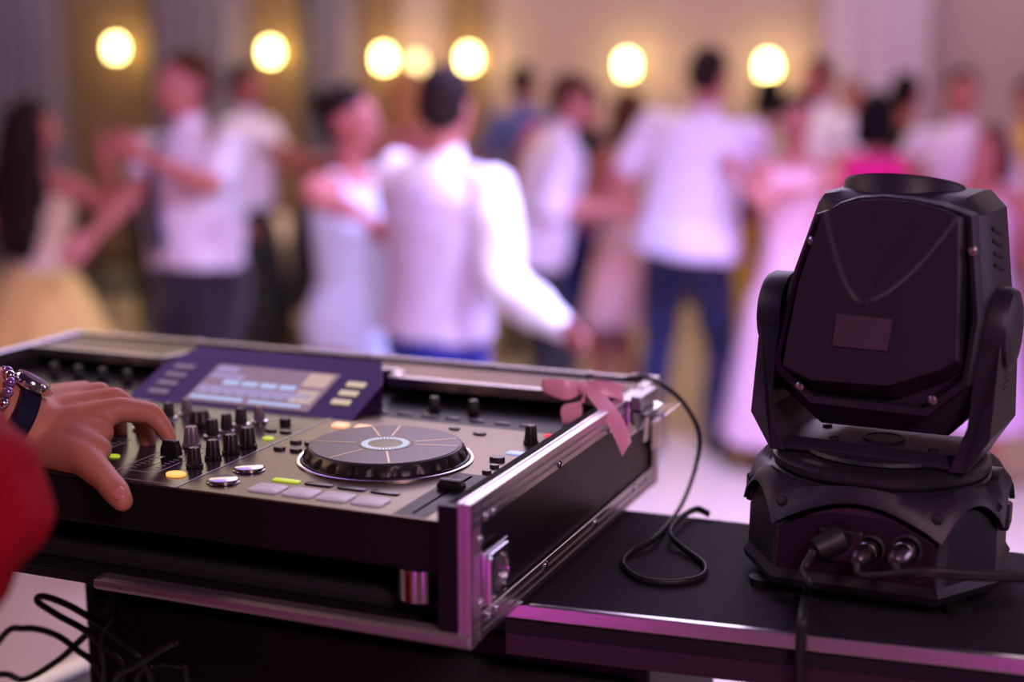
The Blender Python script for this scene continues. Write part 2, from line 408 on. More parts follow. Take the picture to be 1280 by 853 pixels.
    for it in dress:
        c = MB(); kind, m = it[0], it[1]
        if kind == 'shirt':
            sl = it[2]
            g_ = (.026, .026, .024, .018, .014, .013, .012) if len(it) > 3 else (-.006, .010, .02, .018, .014, .013, .012)
            if len(it) > 3: c.loft([ering(z, .196, .150, .012) for z in (.885, .95)]+[ering(1.03, .182, .140, .005)])
            c.loft([ering(z, rx+g, ry+g, y) for (z, rx, ry, y), g in zip(TR[1:-1], g_)]+[ering(1.475, .072, .068, .01)])
            for s in (1, -1):
                c.cap(U((s*.10*b, 0, 1.405)), .066*k, sh[s], .062*k)
                if sl == 'long': c.cap(sh[s], .064*k, el[s], .053*k); c.cap(el[s], .054*k, el[s].lerp(ha[s], .95), .036*k)
                elif sl == 'baggy': c.cap(sh[s], .070*k, el[s], .070*k); c.cap(el[s], .070*k, el[s].lerp(ha[s], .55), .062*k); c.cap(el[s].lerp(ha[s], .55), .062*k, ha[s], .036*k)
                elif sl == 'rolled': c.cap(sh[s], .064*k, el[s], .053*k); c.cap(el[s], .053*k, el[s].lerp(ha[s], .12), .05*k)
                elif sl == 'short': c.cap(sh[s], .064*k, sh[s].lerp(el[s], .72), .060*k)
            c.cap(U((0, .012, 1.46)), .063*k, U((0, .005, 1.505)), .060*k)
            c.build('shirt', m, body, local=True, voxel=cv_, sm=3, wrinkle=.010, wscale=8)
        elif kind == 'waistcoat':
            c.loft([ering(z, rx+.026, ry+.024, y) for z, rx, ry, y in TR[1:-2]]+[ering(1.44, .13, .09, .005)])
            for s in (1, -1): c.cap(U((s*.09*b, .0, 1.42)), .068*k, U((s*.13*b, 0, 1.41)), .066*k)
            c.build('waistcoat', m, body, local=True, voxel=cv_, sm=3, wrinkle=.004, wscale=9)
        elif kind == 'jacket':
            c.loft([ering(z, rx+.028, ry+.028, y) for z, rx, ry, y in TR[:-1]]+[ering(1.475, .078, .072, .01)])
            for s in (1, -1):
                c.cap(U((s*.10*b, 0, 1.405)), .072*k, sh[s], .07*k); c.cap(sh[s], .07*k, el[s], .058*k); c.cap(el[s], .058*k, el[s].lerp(ha[s], .93), .042*k)
            c.build('jacket', m, body, local=True, voxel=cv_, sm=3, wrinkle=.008, wscale=8)
        elif kind == 'trousers':
            c.loft([ering(z, rx, ry, y, f=G if lean < 15 else U) for z, rx, ry, y in ((.84, .155, .115, .01), (.90, .166, .124, .012), (.97, .170, .128, .01), (1.02, .162, .122, .0))])
            for s in (1, -1):
                c.cap(hip[s], .096*k*b, kne[s], .073*k); c.cap(kne[s], .073*k, ank[s]+Vector((0, 0, .0)), .058*k)
            c.build('trousers', m, body, local=True, voxel=cv_, sm=3, wrinkle=.008, wscale=7)
            for s in (1, -1):
                MB().cap(ank[s]+Vector((0, .035, -.04))*k, .042*k, ank[s]+Vector((0, -.15, -.052))*k, .032*k).build('shoe', M_shoe, body, local=True, voxel=.012, sm=2)
        elif kind == 'belt':
            MB().loft([ering(z, .172, .13, .008) for z in (.985, 1.02)]).build('belt', m, body, local=True, smooth=True, auto=40)
        elif kind == 'tie':
            c.loft([[U((x*w, y, z)) for x, y in ((-1, (-.012+yy)*b), (1, (-.012+yy)*b), (1, yy*b), (-1, yy*b))] for z, w, yy in ((1.05, .002, -.135), (1.10, .042, -.135), (1.30, .026, -.142), (1.42, .016, -.118), (1.46, .022, -.085))])
            c.build('tie', m, body, local=True, bevel=.003)
        elif kind == 'dress':
            hem, flare, straps = it[2], it[3], it[4]
            c.loft([ering(z, rx+.008, ry+.010, y) for z, rx, ry, y in TR if z < 1.40]+([ering(1.42, .125, .075, .005)] if straps else [])+([ering(1.435, .150, .082, .005), ering(1.455, .128, .074, .005)] if len(it) > 7 else []))
            if straps:
                for s in (1, -1): c.cap(U((s*.085, -.05, 1.38)), .03*k, U((s*.1, .0, 1.45)), .028*k); c.cap(U((s*.1, .0, 1.45)), .028*k, U((s*.085, .05, 1.38)), .03*k)
            c.build('dress_bodice', m, body, local=True, voxel=cv_, sm=3, wrinkle=.004, wscale=9)
            c = MB(); n = 60; rings = []
            for i in range(14):
                t = i/13; z = 1.06+(hem-1.06)*t; g = t**.75
                rx = .128+(.05+flare)*g; ry = .10+(.045+flare)*g
                rings.append([U((rx*(1+.07*g*math.sin(9*a)*min(1, flare*6)+.02*g*math.sin(23*a))*math.cos(a), ry*(1+.07*g*math.sin(9*a)*min(1, flare*6))*math.sin(a)+.008, z)) if z > .93 else
                              G((rx*(1+.07*g*math.sin(9*a)*min(1, flare*6)+.02*g*math.sin(23*a))*math.cos(a), ry*(1+.07*g*math.sin(9*a)*min(1, flare*6))*math.sin(a)+.008, z)) for a in [2*PI*j/n for j in range(n)]])
            inner = [[p*.985+Vector((0, 0, p.z*.015)) for p in r] for r in rings[::-1]]
            c.loft(rings+inner, cap=False)
            c.build('skirt', it[5] if len(it) > 5 else m, body, local=True, smooth=True, auto=60)
            for s in (1, -1):
                MB().cap(ank[s]+Vector((0, .035, -.045))*k, .036*k, ank[s]+Vector((0, -.14, -.056))*k, .027*k).build('shoe', it[6] if len(it) > 6 else M_shoe, body, local=True, voxel=.012, sm=2)
        elif kind == 'sash':
            MB().loft([ering(z, .128, .10, .0) for z in (1.06, 1.09, 1.115)]).build('sash', m, body, local=True, smooth=True)
    return body

LAV = cloth('pale_lavender_shirt', (226, 214, 232)); WHT = cloth('white', (236, 236, 240)); NAVY = cloth('navy', (16, 18, 62)); DARK = cloth('charcoal', (26, 20, 36))
BLUE = cloth('royal_blue', (20, 34, 140)); BLK = cloth('black', (14, 13, 16))
CREAM = cloth('cream', (222, 202, 170)); YEL = cloth('soft_yellow', (226, 196, 118)); SASH = cloth('lilac_ribbon', (196, 176, 206))
VEST = cloth('waistcoat_lilac', (206, 192, 216)); SLV = cloth('bright_white', (246, 246, 250)); PBL = cloth('pale_blue', (206, 222, 240)); PPK = cloth('pale_pink', (232, 190, 200)); HOT = cloth('hot_pink', (240, 10, 150)); MUST = cloth('mustard_yellow', (196, 160, 40)); ORG = cloth('burnt_orange', (190, 96, 46))
SBL = cloth('denim_blue', (70, 80, 150)); ROSE = cloth('dusty_rose', (196, 110, 130)); TIE = cloth('tie_slate', (44, 42, 66))

def dancers():
    person(36, 5.3, 1.555, 172, 'woman in cream dress with yellow skirt and long dark hair, back turned, at far left',
           [('dress', CREAM, .45, .26, True, YEL), ('sash', SASH)], (HD, 'long'), female=True, headyaw=-30,
           arms={'r': ((112, 245, -.02), (125, 185, .05)), 'l': ((-25, 265, 0), (40, 300, .2))}, eyes=False)
    person(238, 5.0, 1.725, -16, 'man in pale short-sleeved shirt and dark tie, arms raised to dance',
           [('shirt', LAV, 'short'), ('trousers', DARK), ('tie', TIE)], (HBR, 'short'), build=1.2,
           arms={'l': ((262, 232, -.30), (150, 182, -.28)), 'r': ((168, 262, -.15), (110, 300, -.15))}, headyaw=-14, side=-3)
    person(308, 7.3, 1.685, 84, 'dark-haired man in white shirt behind the man with the tie, arm reaching right',
           [('shirt', LAV, 'short'), ('trousers', BLK)], (HB, 'short'), SKT, build=.85,
           arms={'l': ((345, 186, .1), (420, 214, .1)), 'r': ((360, 190, -.2), (420, 212, -.2))})
    person(438, 4.55, 1.615, 78, 'woman in pale blue sleeveless dress with dark pinned-up hair',
           [('dress', PBL, .35, .05, True)], (HD, 'bun'), female=True, build=1.18, headyaw=8,
           arms={'r': ((478, 292, .0), (530, 268, .1)), 'l': ((500, 260, .2), (560, 240, .1))})
    person(543, 4.15, 1.675, 160, 'man in white waistcoat and bright blue trousers seen from behind, white sleeve bent',
           [('shirt', SLV, 'baggy'), ('waistcoat', VEST), ('trousers', BLUE)], (HD, 'short'),
           arms={'r': ((628, 345, -.12), (676, 392, -.22)), 'l': ((505, 275, .35), (505, 235, .6))}, eyes=False, build=1.06, headyaw=18, side=-4)
    person(514, 6.4, 1.66, 160, 'blonde woman half hidden between the waistcoat man and the woman in pale blue',
           [('dress', ROSE, .5, .15, True)], (HBL, 'bob'), female=True, eyes=False)
    person(668, 6.2, 1.66, 118, 'man in pale rolled-sleeve shirt and black trousers bending forward',
           [('shirt', LAV, 'rolled', 'out'), ('trousers', BLK)], (HBR, 'short'), lean=14, build=1.12,
           arms={'l': ((700, 250, .2), (760, 255, .2)), 'r': ((690, 262, -.2), (755, 262, -.2))})
    person(733, 7.5, 1.60, 190, 'person in black top and bright blue trousers beside the bending man',
           [('shirt', BLK, 'short'), ('trousers', BLUE)], (HD, 'short'), eyes=False)
    person(655, 8.6, 1.68, 170, 'person in denim-blue shirt at the far end of the dance floor',
           [('shirt', SBL, 'short'), ('trousers', DARK)], (HD, 'short'), eyes=False)
    person(706, 8.3, 1.60, 20, 'person in dusty rose top far behind the bending man',
           [('shirt', ROSE, 'short'), ('trousers', DARK)], (HBR, 'short'))
    person(782, 6.7, 1.56, 250, 'woman in knee-length pale pink dress between the bending and the tall man',
           [('dress', PPK, .55, .07, True)], (HBR, 'bob'), female=True,
           arms={'l': ((745, 225, .0), (720, 250, -.1)), 'r': ((760, 230, .2), (735, 255, 0))})
    person(864, 6.1, 1.755, 176, 'tall man in pale shirt and navy trousers, back turned, in mid-step',
           [('shirt', LAV, 'short', 'out'), ('trousers', NAVY)], (HD, 'short'), build=1.2, eyes=False, lean=2,
           arms={'l': ((772, 228, .15), (748, 262, .3)), 'r': ((950, 225, .15), (985, 262, .2))}, feet=((.14, .10), (-.12, -.10)), headyaw=-14, side=-6)
    person(998, 5.9, 1.56, 18, 'woman in long pale pink dress facing the camera, dancing with the tall man',
           [('dress', PPK, .15, .12, True)], (HD, 'bun'), female=True,
           arms={'r': ((955, 240, 0), (925, 225, 0)), 'l': ((1040, 225, -.1), (1000, 240, -.3))})
    person(962, 8.5, 1.62, 200, 'woman in burnt orange top behind the woman in long pink',
           [('dress', ORG, .6, .1, True)], (HB, 'bob'), female=True, eyes=False)
    person(940, 7.1, 1.10, 165, 'small girl in mustard yellow dress right of the tall man',
           [('dress', MUST, .5, .18, True)], (HBR, 'bob'), female=True, eyes=False)
    person(1022, 7.4, 1.72, -30, 'man in white shirt behind the woman in long pink',
           [('shirt', WHT, 'long'), ('trousers', DARK)], (HBR, 'short'), SKT)
    person(1098, 6.1, 1.57, 184, 'black-haired woman in hot pink dress seen from behind',
           [('dress', HOT, .5, .12, True, HOT, M_shoe, 'high')], (HB, 'bob'), female=True, eyes=False, build=1.12)
    person(1136, 7.4, 1.64, 150, 'person in black jacket behind the woman in hot pink',
           [('jacket', BLK), ('trousers', BLK)], (HB, 'short'), eyes=False)
    person(1204, 6.7, 1.66, 10, 'dark-haired man in white shirt behind the stage light, facing the camera',
           [('shirt', LAV, 'rolled'), ('trousers', DARK)], (HB, 'short'))
    person(1244, 5.7, 1.44, -28, 'woman in pale lilac dress at the right edge of the crowd',
           [('dress', cloth('lilac', (216, 176, 206)), .3, .1, True)], (HBR, 'bob'), female=True,
           arms={'r': ((1215, 235, -.1), (1225, 190, -.2))})
    person(1292, 7.4, 1.62, 30, 'man in yellow shirt at the right edge of the picture',
           [('shirt', MUST, 'short'), ('trousers', DARK)], (HB, 'short'))
    person(1066, 8.6, 1.60, 0, 'person in cream top far behind the woman in hot pink',
           [('shirt', CREAM, 'short'), ('trousers', DARK)], (HBR, 'short'), eyes=True)
dancers()

# ------------------------------------------------------------------ banquet tables and chairs behind the dancers on the left
M_cloth = cloth('table_linen', (206, 180, 160)); M_chair = mat('chair_black_cover', srgb(20, 16, 18), .6)
def chair(p, rz, label, first=[None]):
    if first[0] is None:
        t = thing('banquet_chair', label, 'chair', p, rz, 'black chairs around the banquet table')
        L = lambda x, y, z: mw(t) @ Vector((x, y, z))
        MB().box(-.21, .21, -.2, .2, .43, .48).build('seat', M_chair, t, local=True, bevel=.015)
        MB().prism([(-.2, .19, .48), (.2, .19, .48), (.18, .25, .98), (-.18, .25, .98)], (0, .03, 0)).build('backrest', M_chair, t, local=True, bevel=.012)
        for x, y in ((-.18, -.17), (.18, -.17), (-.18, .17), (.18, .17)):
            MB().box(x-.015, x+.015, y-.015, y+.015, 0, .43).build('leg', M_chair, t, local=True, bevel=.003)
        first[0] = t; return t
    o = copy_tree(first[0], p, label); o.rotation_euler = (0, 0, rz); return o
def banquet(px, d, label):
    c = atD(px, 83, d); c.z = 0
    t = thing('banquet_table', label, 'table', c, 0)
    MB().lathe(c, [(0, .70), (.74, .70), (.75, .715), (.74, .73), (0, .73)], 48).build('tabletop', M_chair, t, smooth=True, auto=30)
    for x, y in ((-.45, -.45), (.45, -.45), (-.45, .45), (.45, .45)):
        MB().lathe(c+Vector((x, y, 0)), [(.02, 0), (.02, .70)], 12).build('leg', M_chair, t, smooth=True, auto=30)
    n = 96; rg = []
    for r, z, w_ in ((.02, .745, 0), (.74, .745, 0), (.765, .735, 0), (.772, .66, .015), (.78, .58, .025), (.785, .50, .03)):
        rg.append([c+Vector(((r+w_*math.sin(14*2*PI*i/n))*math.cos(2*PI*i/n), (r+w_*math.sin(14*2*PI*i/n))*math.sin(2*PI*i/n), z)) for i in range(n)])
    inner = [[Vector((c.x+(p.x-c.x)*.985, c.y+(p.y-c.y)*.985, p.z-.008)) for p in r] for r in rg[::-1]]
    cl = MB().loft(rg+inner, cap=False).build('tablecloth', M_cloth, smooth=True, auto=50)
    tag(cl, 'cream cloth over the '+label, 'tablecloth')
    return c
tc = []
for px, d, lb in ((388, 8.6, 'round banquet table behind the dancers'),):
    c = banquet(px, d, lb); tc.append(c)
    for j, (a, wh) in enumerate(((-2.25, 'front left'), (-1.65, 'front'), (-1.0, 'front right'), (.1, 'right side'), (3.0, 'left side'))):
        p = c+Vector((1.12*math.cos(a), 1.12*math.sin(a), 0))
        if p.y > WY-.5: continue
        chair(p, a-PI/2, 'black chair at the '+wh+' of the '+lb)

# ================================================================== DJ BOOTH
def R(x, y, z): return Vector((x, y, z+ZT))       # booth coordinates: origin at the case's front right top corner
T = -.125                                         # table top
M_lam = mat('black_laminate', (.012, .010, .014), .34, spec=.35, bump=.15, bscale=900, var=.2, vscale=60)
M_tab = mat('table_black_textured', (.018, .014, .022), .75, spec=.16, bump=.5, bscale=420, var=.25, vscale=200)
M_alu = mat('aluminium_trim', (.70, .66, .72), .26, 1, bump=.08, bscale=30, stretch=(1, 1, 40), var=.1)
M_alud = mat('aluminium_dull', (.42, .41, .44), .38, 1)
M_steel = mat('polished_steel', (.75, .75, .78), .12, 1)
M_foam = mat('black_foam', (.010, .009, .011), .95, bump=1, bscale=300)
M_blk = mat('black_plastic', (.008, .007, .009), .45, spec=.22, bump=.15, bscale=900)
M_gloss = mat('black_gloss', (.008, .007, .010), .12)
M_rub = mat('black_rubber', (.010, .010, .011), .55)

# ---- table
FY = lambda x: .118+.10*x                        # table front edge line
tb = thing('dj_table', 'black topped table with aluminium front edge under the case and the stage light', 'table', R(.1, .27, -ZT))
top = [R(-.505, .145, T), R(-.02, .145, T), R(-.02, FY(-.02), T), R(.95, FY(.95), T), R(.95, .45, T), R(-.505, .40, T)]
MB().prism(top, (0, 0, -.028)).build('tabletop', M_tab, tb, bevel=.001)
def shift(p, y, z): return p+Vector((0, y, z))
MB().prism([R(-.02, FY(-.02)-.004, T+.0015), R(.95, FY(.95)-.004, T+.0015), R(.95, FY(.95)+.0035, T+.0015), R(-.02, FY(-.02)+.0035, T+.0015)], (0, 0, -.0135)).build('edge_trim', M_alu, tb, bevel=.0012)
MB().prism([R(-.02, FY(-.02)+.002, T-.0119), R(.95, FY(.95)+.002, T-.0119), R(.95, FY(.95)+.016, T-.0119), R(-.02, FY(-.02)+.016, T-.0119)], (0, 0, -.037)).build('apron', mat('apron_black', (.03, .012, .02), .4), tb, bevel=.001)
for x, y in ((.90, .24), (.90, .42)):
    MB().box(x-.015, x+.015, y-.015, y+.015, .0, ZT+T-.028).build('leg', M_alud, tb, bevel=.003)

# ---- subwoofer under the table
sw = thing('loudspeaker', 'big black loudspeaker with foam grille under the table', 'loudspeaker', R(-.2, .3, -ZT))
MB().box(-.508, .098, .165, .41, .0, ZT+T-.05).build('cabinet', M_blk, sw, bevel=.006)
g = MB(); g.box(-.495, .085, .150, .166, .06, ZT+T-.075); g.build('grille', M_foam, sw, bevel=.004)
MB().box(-.5095, -.497, .155, .172, .0, ZT+T-.05).build('corner_trim', M_blk, sw, bevel=.002)
for x in (-.44, .03):
    for y in (.22, .70): pass
# ---- low flight case edge seen at lower left
lc = thing('storage_case', 'low black case with aluminium edge on the floor at lower left', 'case', (-1.15, .75, 0))
pA = atZ(20, 858, .62); pB = atZ(104, 822, .62)
dv = (pB-pA).normalized(); nv = Vector((-dv.y, dv.x, 0)); a0 = pA-dv*.12; b0 = pB+dv*.0
MB().prism([Vector((p.x, p.y, 0)) for p in (a0+nv*-.008, b0+nv*-.008, b0+nv*-.55, a0+nv*-.55)], (0, 0, .605)).build('case_body', M_lam, lc, bevel=.002)
MB().prism([Vector((p.x, p.y, .59)) for p in (a0, b0, b0+nv*-.03, a0+nv*-.03)], (0, 0, .03)).build('edge_trim', M_alu, lc, bevel=.002)

# ---- flight case
fc = thing('flight_case', 'open black flight case with aluminium edges holding the controller', 'flight case', R(-.395, .26, -.1215))
W, D, Hc = .79, .515, .120
MB().box(-W+.004, -.004, .004, D-.004, ZT-Hc, ZT-Hc+.009).build('base_panel', M_lam, fc, bevel=.0008)
MB().box(-.0125, -.0035, .004, D-.004, ZT-Hc+.003, ZT-.003).build('side_panel', M_lam, fc, bevel=.0008)
MB().box(-W+.0035, -W+.0125, .004, D-.004, ZT-Hc+.003, ZT-.003).build('side_panel', M_lam, fc, bevel=.0008)
MB().box(-W+.012, -.012, D-.0125, D-.0035, ZT-Hc+.003, ZT-.003).build('back_panel', M_lam, fc, bevel=.0008)
MB().box(-.0305, -.0125, .010, .41, ZT-Hc+.009, ZT-.006).build('foam_lining', M_foam, fc, bevel=.003)
MB().box(-W+.0125, -W+.0215, .010, .41, ZT-Hc+.009, ZT-.006).build('foam_lining', M_foam, fc, bevel=.003)
MB().box(-.76, -.0305, .03, .40, ZT-Hc+.009, ZT-.097).build('foam_bed', M_foam, fc, bevel=.004)
def trim(prof, p0, p1, name='edge_trim', m=M_alu):
    """prof: closed polygon of (u, v) offsets from the corner line; u,v axes given per call"""
    (u, v, pts) = prof; u = Vector(u); v = Vector(v); p0 = Vector(p0); p1 = Vector(p1)
    return MB().loft([[p+u*a+v*b for a, b in pts] for p in (p0, p1)]).build(name, m, fc, bevel=.0005, seg=1)
w1, t1 = .022, .0014
GR = [(0, 0), (w1*.30, 0), (w1*.33, .0009), (w1*.38, .0009), (w1*.41, 0), (w1*.62, 0), (w1*.65, .0009), (w1*.70, .0009), (w1*.73, 0), (w1, 0), (w1, .0020), (.0022, .0020), (.0022, .009), (0, .009)]
# corner angle: u along face 1 (grooved), v along face 2
def angle(u, v, p0, p1):                       # grooved L: wide flange on u, narrow on v
    w2 = .012
    pts = [(0, 0), (.006, 0), (.0065, .0011), (.008, .0011), (.0085, 0), (.0135, 0), (.014, .0011), (.0155, .0011), (.016, 0), (w1, 0), (w1, .0022), (.0022, .0022), (.0022, w2), (0, w2), (0, .0092), (.0011, .0086), (.0011, .0070), (0, .0064)]
    return trim((u, v, pts), p0, p1)
angle((0, 0, -1), (-1, 0, 0), R(0, 0, 0), R(0, D, 0))                 # right top
angle((0, 0, 1), (-1, 0, 0), R(0, 0, -Hc), R(0, D, -Hc))              # right bottom
angle((0, 1, 0), (-1, 0, 0), R(.0004, -.0004, -Hc), R(.0004, -.0004, 0))              # right front vertical
angle((0, -1, 0), (-1, 0, 0), R(.0004, D+.0004, -Hc), R(.0004, D+.0004, 0))           # right back vertical
angle((0, 0, -1), (0, -1, 0), R(-W, D, 0), R(0, D, 0))                # back top
angle((0, 0, 1), (0, -1, 0), R(-W, D, -Hc), R(0, D, -Hc))             # back bottom
angle((0, 0, -1), (1, 0, 0), R(-W, 0, 0), R(-W, D, 0))                # left top
angle((0, 0, 1), (1, 0, 0), R(-W, 0, -Hc), R(-W, D, -Hc))
angle((0, 1, 0), (1, 0, 0), R(-W-.0004, -.0004, -Hc), R(-W-.0004, -.0004, 0))
# front lip: rounded rail along the floor board
MB().loft([[R(x, y, z-Hc) for y, z in ((-.004, .001), (-.0055, .004), (-.004, .0085), (.000, .0105), (.010, .0108), (.014, .0095), (.014, -.001), (.0, -.0015))] for x in (-.3675, -.0)]).build('front_rail', mat('aluminium_mauve', (.46, .40, .48), .5, 1), fc, bevel=.0008)  # rough mauve-grey metal, duller than the other edges
MB().box(-W, -.3675, .012, .026, ZT-Hc-.001, ZT-Hc+.006).build('front_rail', M_alud, fc, bevel=.001)
MB().box(-.372, -.3655, -.003, .014, ZT-Hc+.001, ZT-Hc+.0135).build('rail_end_cap', M_blk, fc, bevel=.001)
# black inner board of the front right upright
MB().box(-.0300, -.0123, .001, .010, ZT-Hc+.006, ZT-.004).build('front_stop', M_blk, fc, bevel=.001)
# rear cover deck with the notch for the screen
def deckpoly(o=0): return [(-W+.012, .402), (-.580, .402), (-.562, .443), (-.289, .443), (-.283, .409), (-.012, .409), (-.012, D-.010), (-W+.012, D-.010)]
M_deckp = mat('deck_gloss', (.34, .25, .29), .17, 1, var=.03)
MB().prism([R(x, y, -.0035) for x, y in deckpoly()], (0, 0, -.006)).build('rear_deck', M_deckp, fc)
def lip(a, b):
    a, b = R(*a, 0), R(*b, 0); d = (b-a).normalized(); n = Vector((-d.y, d.x, 0))
    MB().loft([[p, p+n*.010, p+n*.010-Vector((0, 0, .003)), p+n*.002-Vector((0, 0, .003)), p+n*.002-Vector((0, 0, .012)), p-Vector((0, 0, .012))] for p in (a, b)]).build('deck_lip', M_alu, fc, bevel=.0006)
lip((-W+.012, .400), (-.580, .400)); lip((-.580, .400), (-.563, .441)); lip((-.563, .441), (-.288, .441)); lip((-.288, .441), (-.282, .407)); lip((-.282, .407), (-.012, .407))
# rivets along the edges
def rivet(p, n):
    q = Vector(n).to_track_quat('Z', 'Y').to_matrix()
    o = MB().lathe(p, [(.0042, 0), (.0040, .0008), (.003, .0016), (.0015, .0020), (.0001, .0021)], 14, M=q).build('rivet', M_steel, fc, smooth=True)
    return o
for y in (.035, .052, .165, .30, .43, .475): rivet(R(.0003, y, -Hc+.0165), (1, 0, 0))
for y in (.030, .045, .20, .34): rivet(R(.0003, y, -.0180), (1, 0, 0))
for z in (-.034, -.088): rivet(R(.0003, .0175, z), (1, 0, 0))
for x in (-.73, -.60, -.45, -.36, -.20, -.08): rivet(R(x, D-.006, .0003), (0, 0, 1))
# corner brackets at the back right
MB().loft([[R(x, y, z) for x, y in ((.0015, D-.03), (.0015, D+.0015), (-.03, D+.0015), (-.03, D-.0005), (-.0005, D-.0005), (-.0005, D-.03))] for z in (-.075, -.045)]).build('corner_bracket', M_steel, fc, bevel=.001)
MB().prism([R(0.0, D, .0022), R(-.034, D, .0022), R(-.012, D-.012, .0022), R(0, D-.034, .0022)], (0, 0, -.002)).build('corner_bracket', M_alu, fc, bevel=.0006)

# butterfly latches
def latch(y0, y1, z0, z1, open_=False):
    d = MB().box(.0004, .0030, y0, y1, ZT+z0, ZT+z1).build('latch', M_steel, fc, bevel=.0012)
    n = 12; c = R(.003, (y0+y1)/2, (z0+z1)/2); ry, rz = (y1-y0)*.34, (z1-z0)*.36
    rg = []
    for rr, x in ((1.0, .0005), (1.0, .0022), (.84, .0022), (.80, .0008), (.1, .0006)):
        rg.append([c+Vector((x, ry*rr*math.cos(a), rz*rr*math.sin(a))) for a in [2*PI*i/32 for i in range(32)]])
    MB().loft(rg).build('latch_dish', M_alud, d, smooth=True, auto=35)
    if not open_:
        MB().loft([[c+Vector((x, ry*s*math.cos(a), rz*s*math.sin(a)*1.0)) for a in [PI*(-.35)+PI*.7*i/16 for i in range(17)]]+[c+Vector((x, ry*(s-.25)*math.cos(a), rz*(s-.25)*math.sin(a))) for a in [PI*.35-PI*.7*i/16 for i in range(17)]] for x, s in ((.002, 1.0), (.0055, 1.0))]).build('latch_ring', M_steel, d, bevel=.0008)
        MB().box(.003, .0085, y0-.001, y0+.006, ZT+z0+.002, ZT+z1-.004).build('latch_tongue', mat('latch_plate', (.7, .68, .7), .2, 1), d, bevel=.0015)
        MB().box(.003, .0055, y0+.006, y1-.004, ZT+z1-.009, ZT+z1-.003).build('latch_bar', M_steel, d, bevel=.001)
    else:
        MB().loft([[c+Vector((.004+.034*t, -ry*1.3+2*ry*1.3*s, rz*.55-.003*math.sin(3*t))) for s in (0, 1)]+[c+Vector((.004+.034*t, -ry*1.3+2*ry*1.3*s, rz*.55-.002-.003*math.sin(3*t))) for s in (1, 0)] for t in (0, .4, .8, 1)]).build('latch_wing', M_steel, d, bevel=.0007)
        MB().box(.003, .015, y0+.004, y1-.004, ZT+z1-.012, ZT+z1+.003).build('latch_barrel', M_alud, d, bevel=.002)
        MB().prism([c+Vector((.003, ry*.6, -.004)), c+Vector((.003, ry*1.2, -.004)), c+Vector((.003, ry*.9, -.034)), c+Vector((.003, ry*.2, -.034))], (.002, 0, 0)).build('latch_tongue', M_steel, d, bevel=.0006)
    return d
latch(.020, .070, -.092, -.046)
latch(.395, .462, -.040, .0, True)

# ================================================================== DJ CONTROLLER
ct = thing('dj_controller', 'black DJ controller with jog wheels, mixer knobs and a tilted screen, set in the case', 'dj controller', R(-.398, .25, -.098))
S = -.022
M_plate = mat('deck_plate_brushed', (.15, .112, .066), .32, .85, bump=.06, bscale=60, stretch=(1, 30, 1), var=.1, vscale=40)
M_mix = mat('mixer_plate_gloss', (.026, .020, .026), .18, .1, spec=.4)
M_rear = mat('rear_plate_black', (.008, .007, .010), .4, spec=.12)
M_lav = mat('jog_top_plum', (.060, .036, .060), .36, .3, var=.1, spec=.35)
M_sil = mat('silver_brushed', (.80, .78, .82), .22, 1)
M_cap = mat('knob_black', (.009, .008, .010), .42)
M_capg = mat('knob_grey', (.20, .16, .20), .35, .4)
M_white = mat('white_print', (.55, .5, .55), .5)
M_pad = mat('pad_translucent', (.50, .42, .50), .45, emit=(.5, .4, .5), estr=.28)  # emission added so the pads come out lighter
M_amb = mat('lit_amber', (.8, .4, .1), .4, emit=(1, .42, .09), estr=1.25)
M_amb2 = mat('lit_salmon', (1, .6, .4), .4, emit=(1, .46, .22), estr=1.1)
M_grn = mat('lit_green_yellow', (.6, .8, .05), .4, emit=(.55, .8, .03), estr=.5)
M_red = mat('lit_red', (1, .02, .02), .4, emit=(1, .01, .02), estr=1.3)
M_blu = mat('lit_blue', (.4, .5, 1), .4, emit=(.35, .48, 1), estr=.9)
M_btn = mat('button_dark', (.05, .04, .055), .3, .3)
XR, XL, Y0, Y1 = -.0315, -.765, .0137, .485
# body shell
MB().prism([R(XL, Y0, -.067), R(XL, Y0, S-.0022), R(XL, Y1, S-.0022), R(XL, Y1, -.092), R(XL, .12, -.092)], (XR-XL, 0, 0)).build('body', M_blk, ct, bevel=.003)
zt = (ZT+S-.0022, ZT+S)
MB().box(-.2875, XR, Y0, .315, *zt).build('deck_plate', M_plate, ct, bevel=.0009)
MB().box(XL, -.5090, Y0, .315, *zt).build('deck_plate', M_plate, ct, bevel=.0009)
MB().box(-.5080, -.2885, Y0, .30, *zt).build('mixer_plate', M_mix, ct, bevel=.0006)
MB().box(XL, XR, .3155, Y1, ZT+S-.0022, ZT+S-.001).build('rear_plate', M_rear, ct, bevel=.0004)
for x in (-.288, -.5085):
    MB().box(x-.0008, x+.0008, Y0, .295, ZT+S-.001, ZT+S+.0006).build('divider_strip', M_alud, ct)
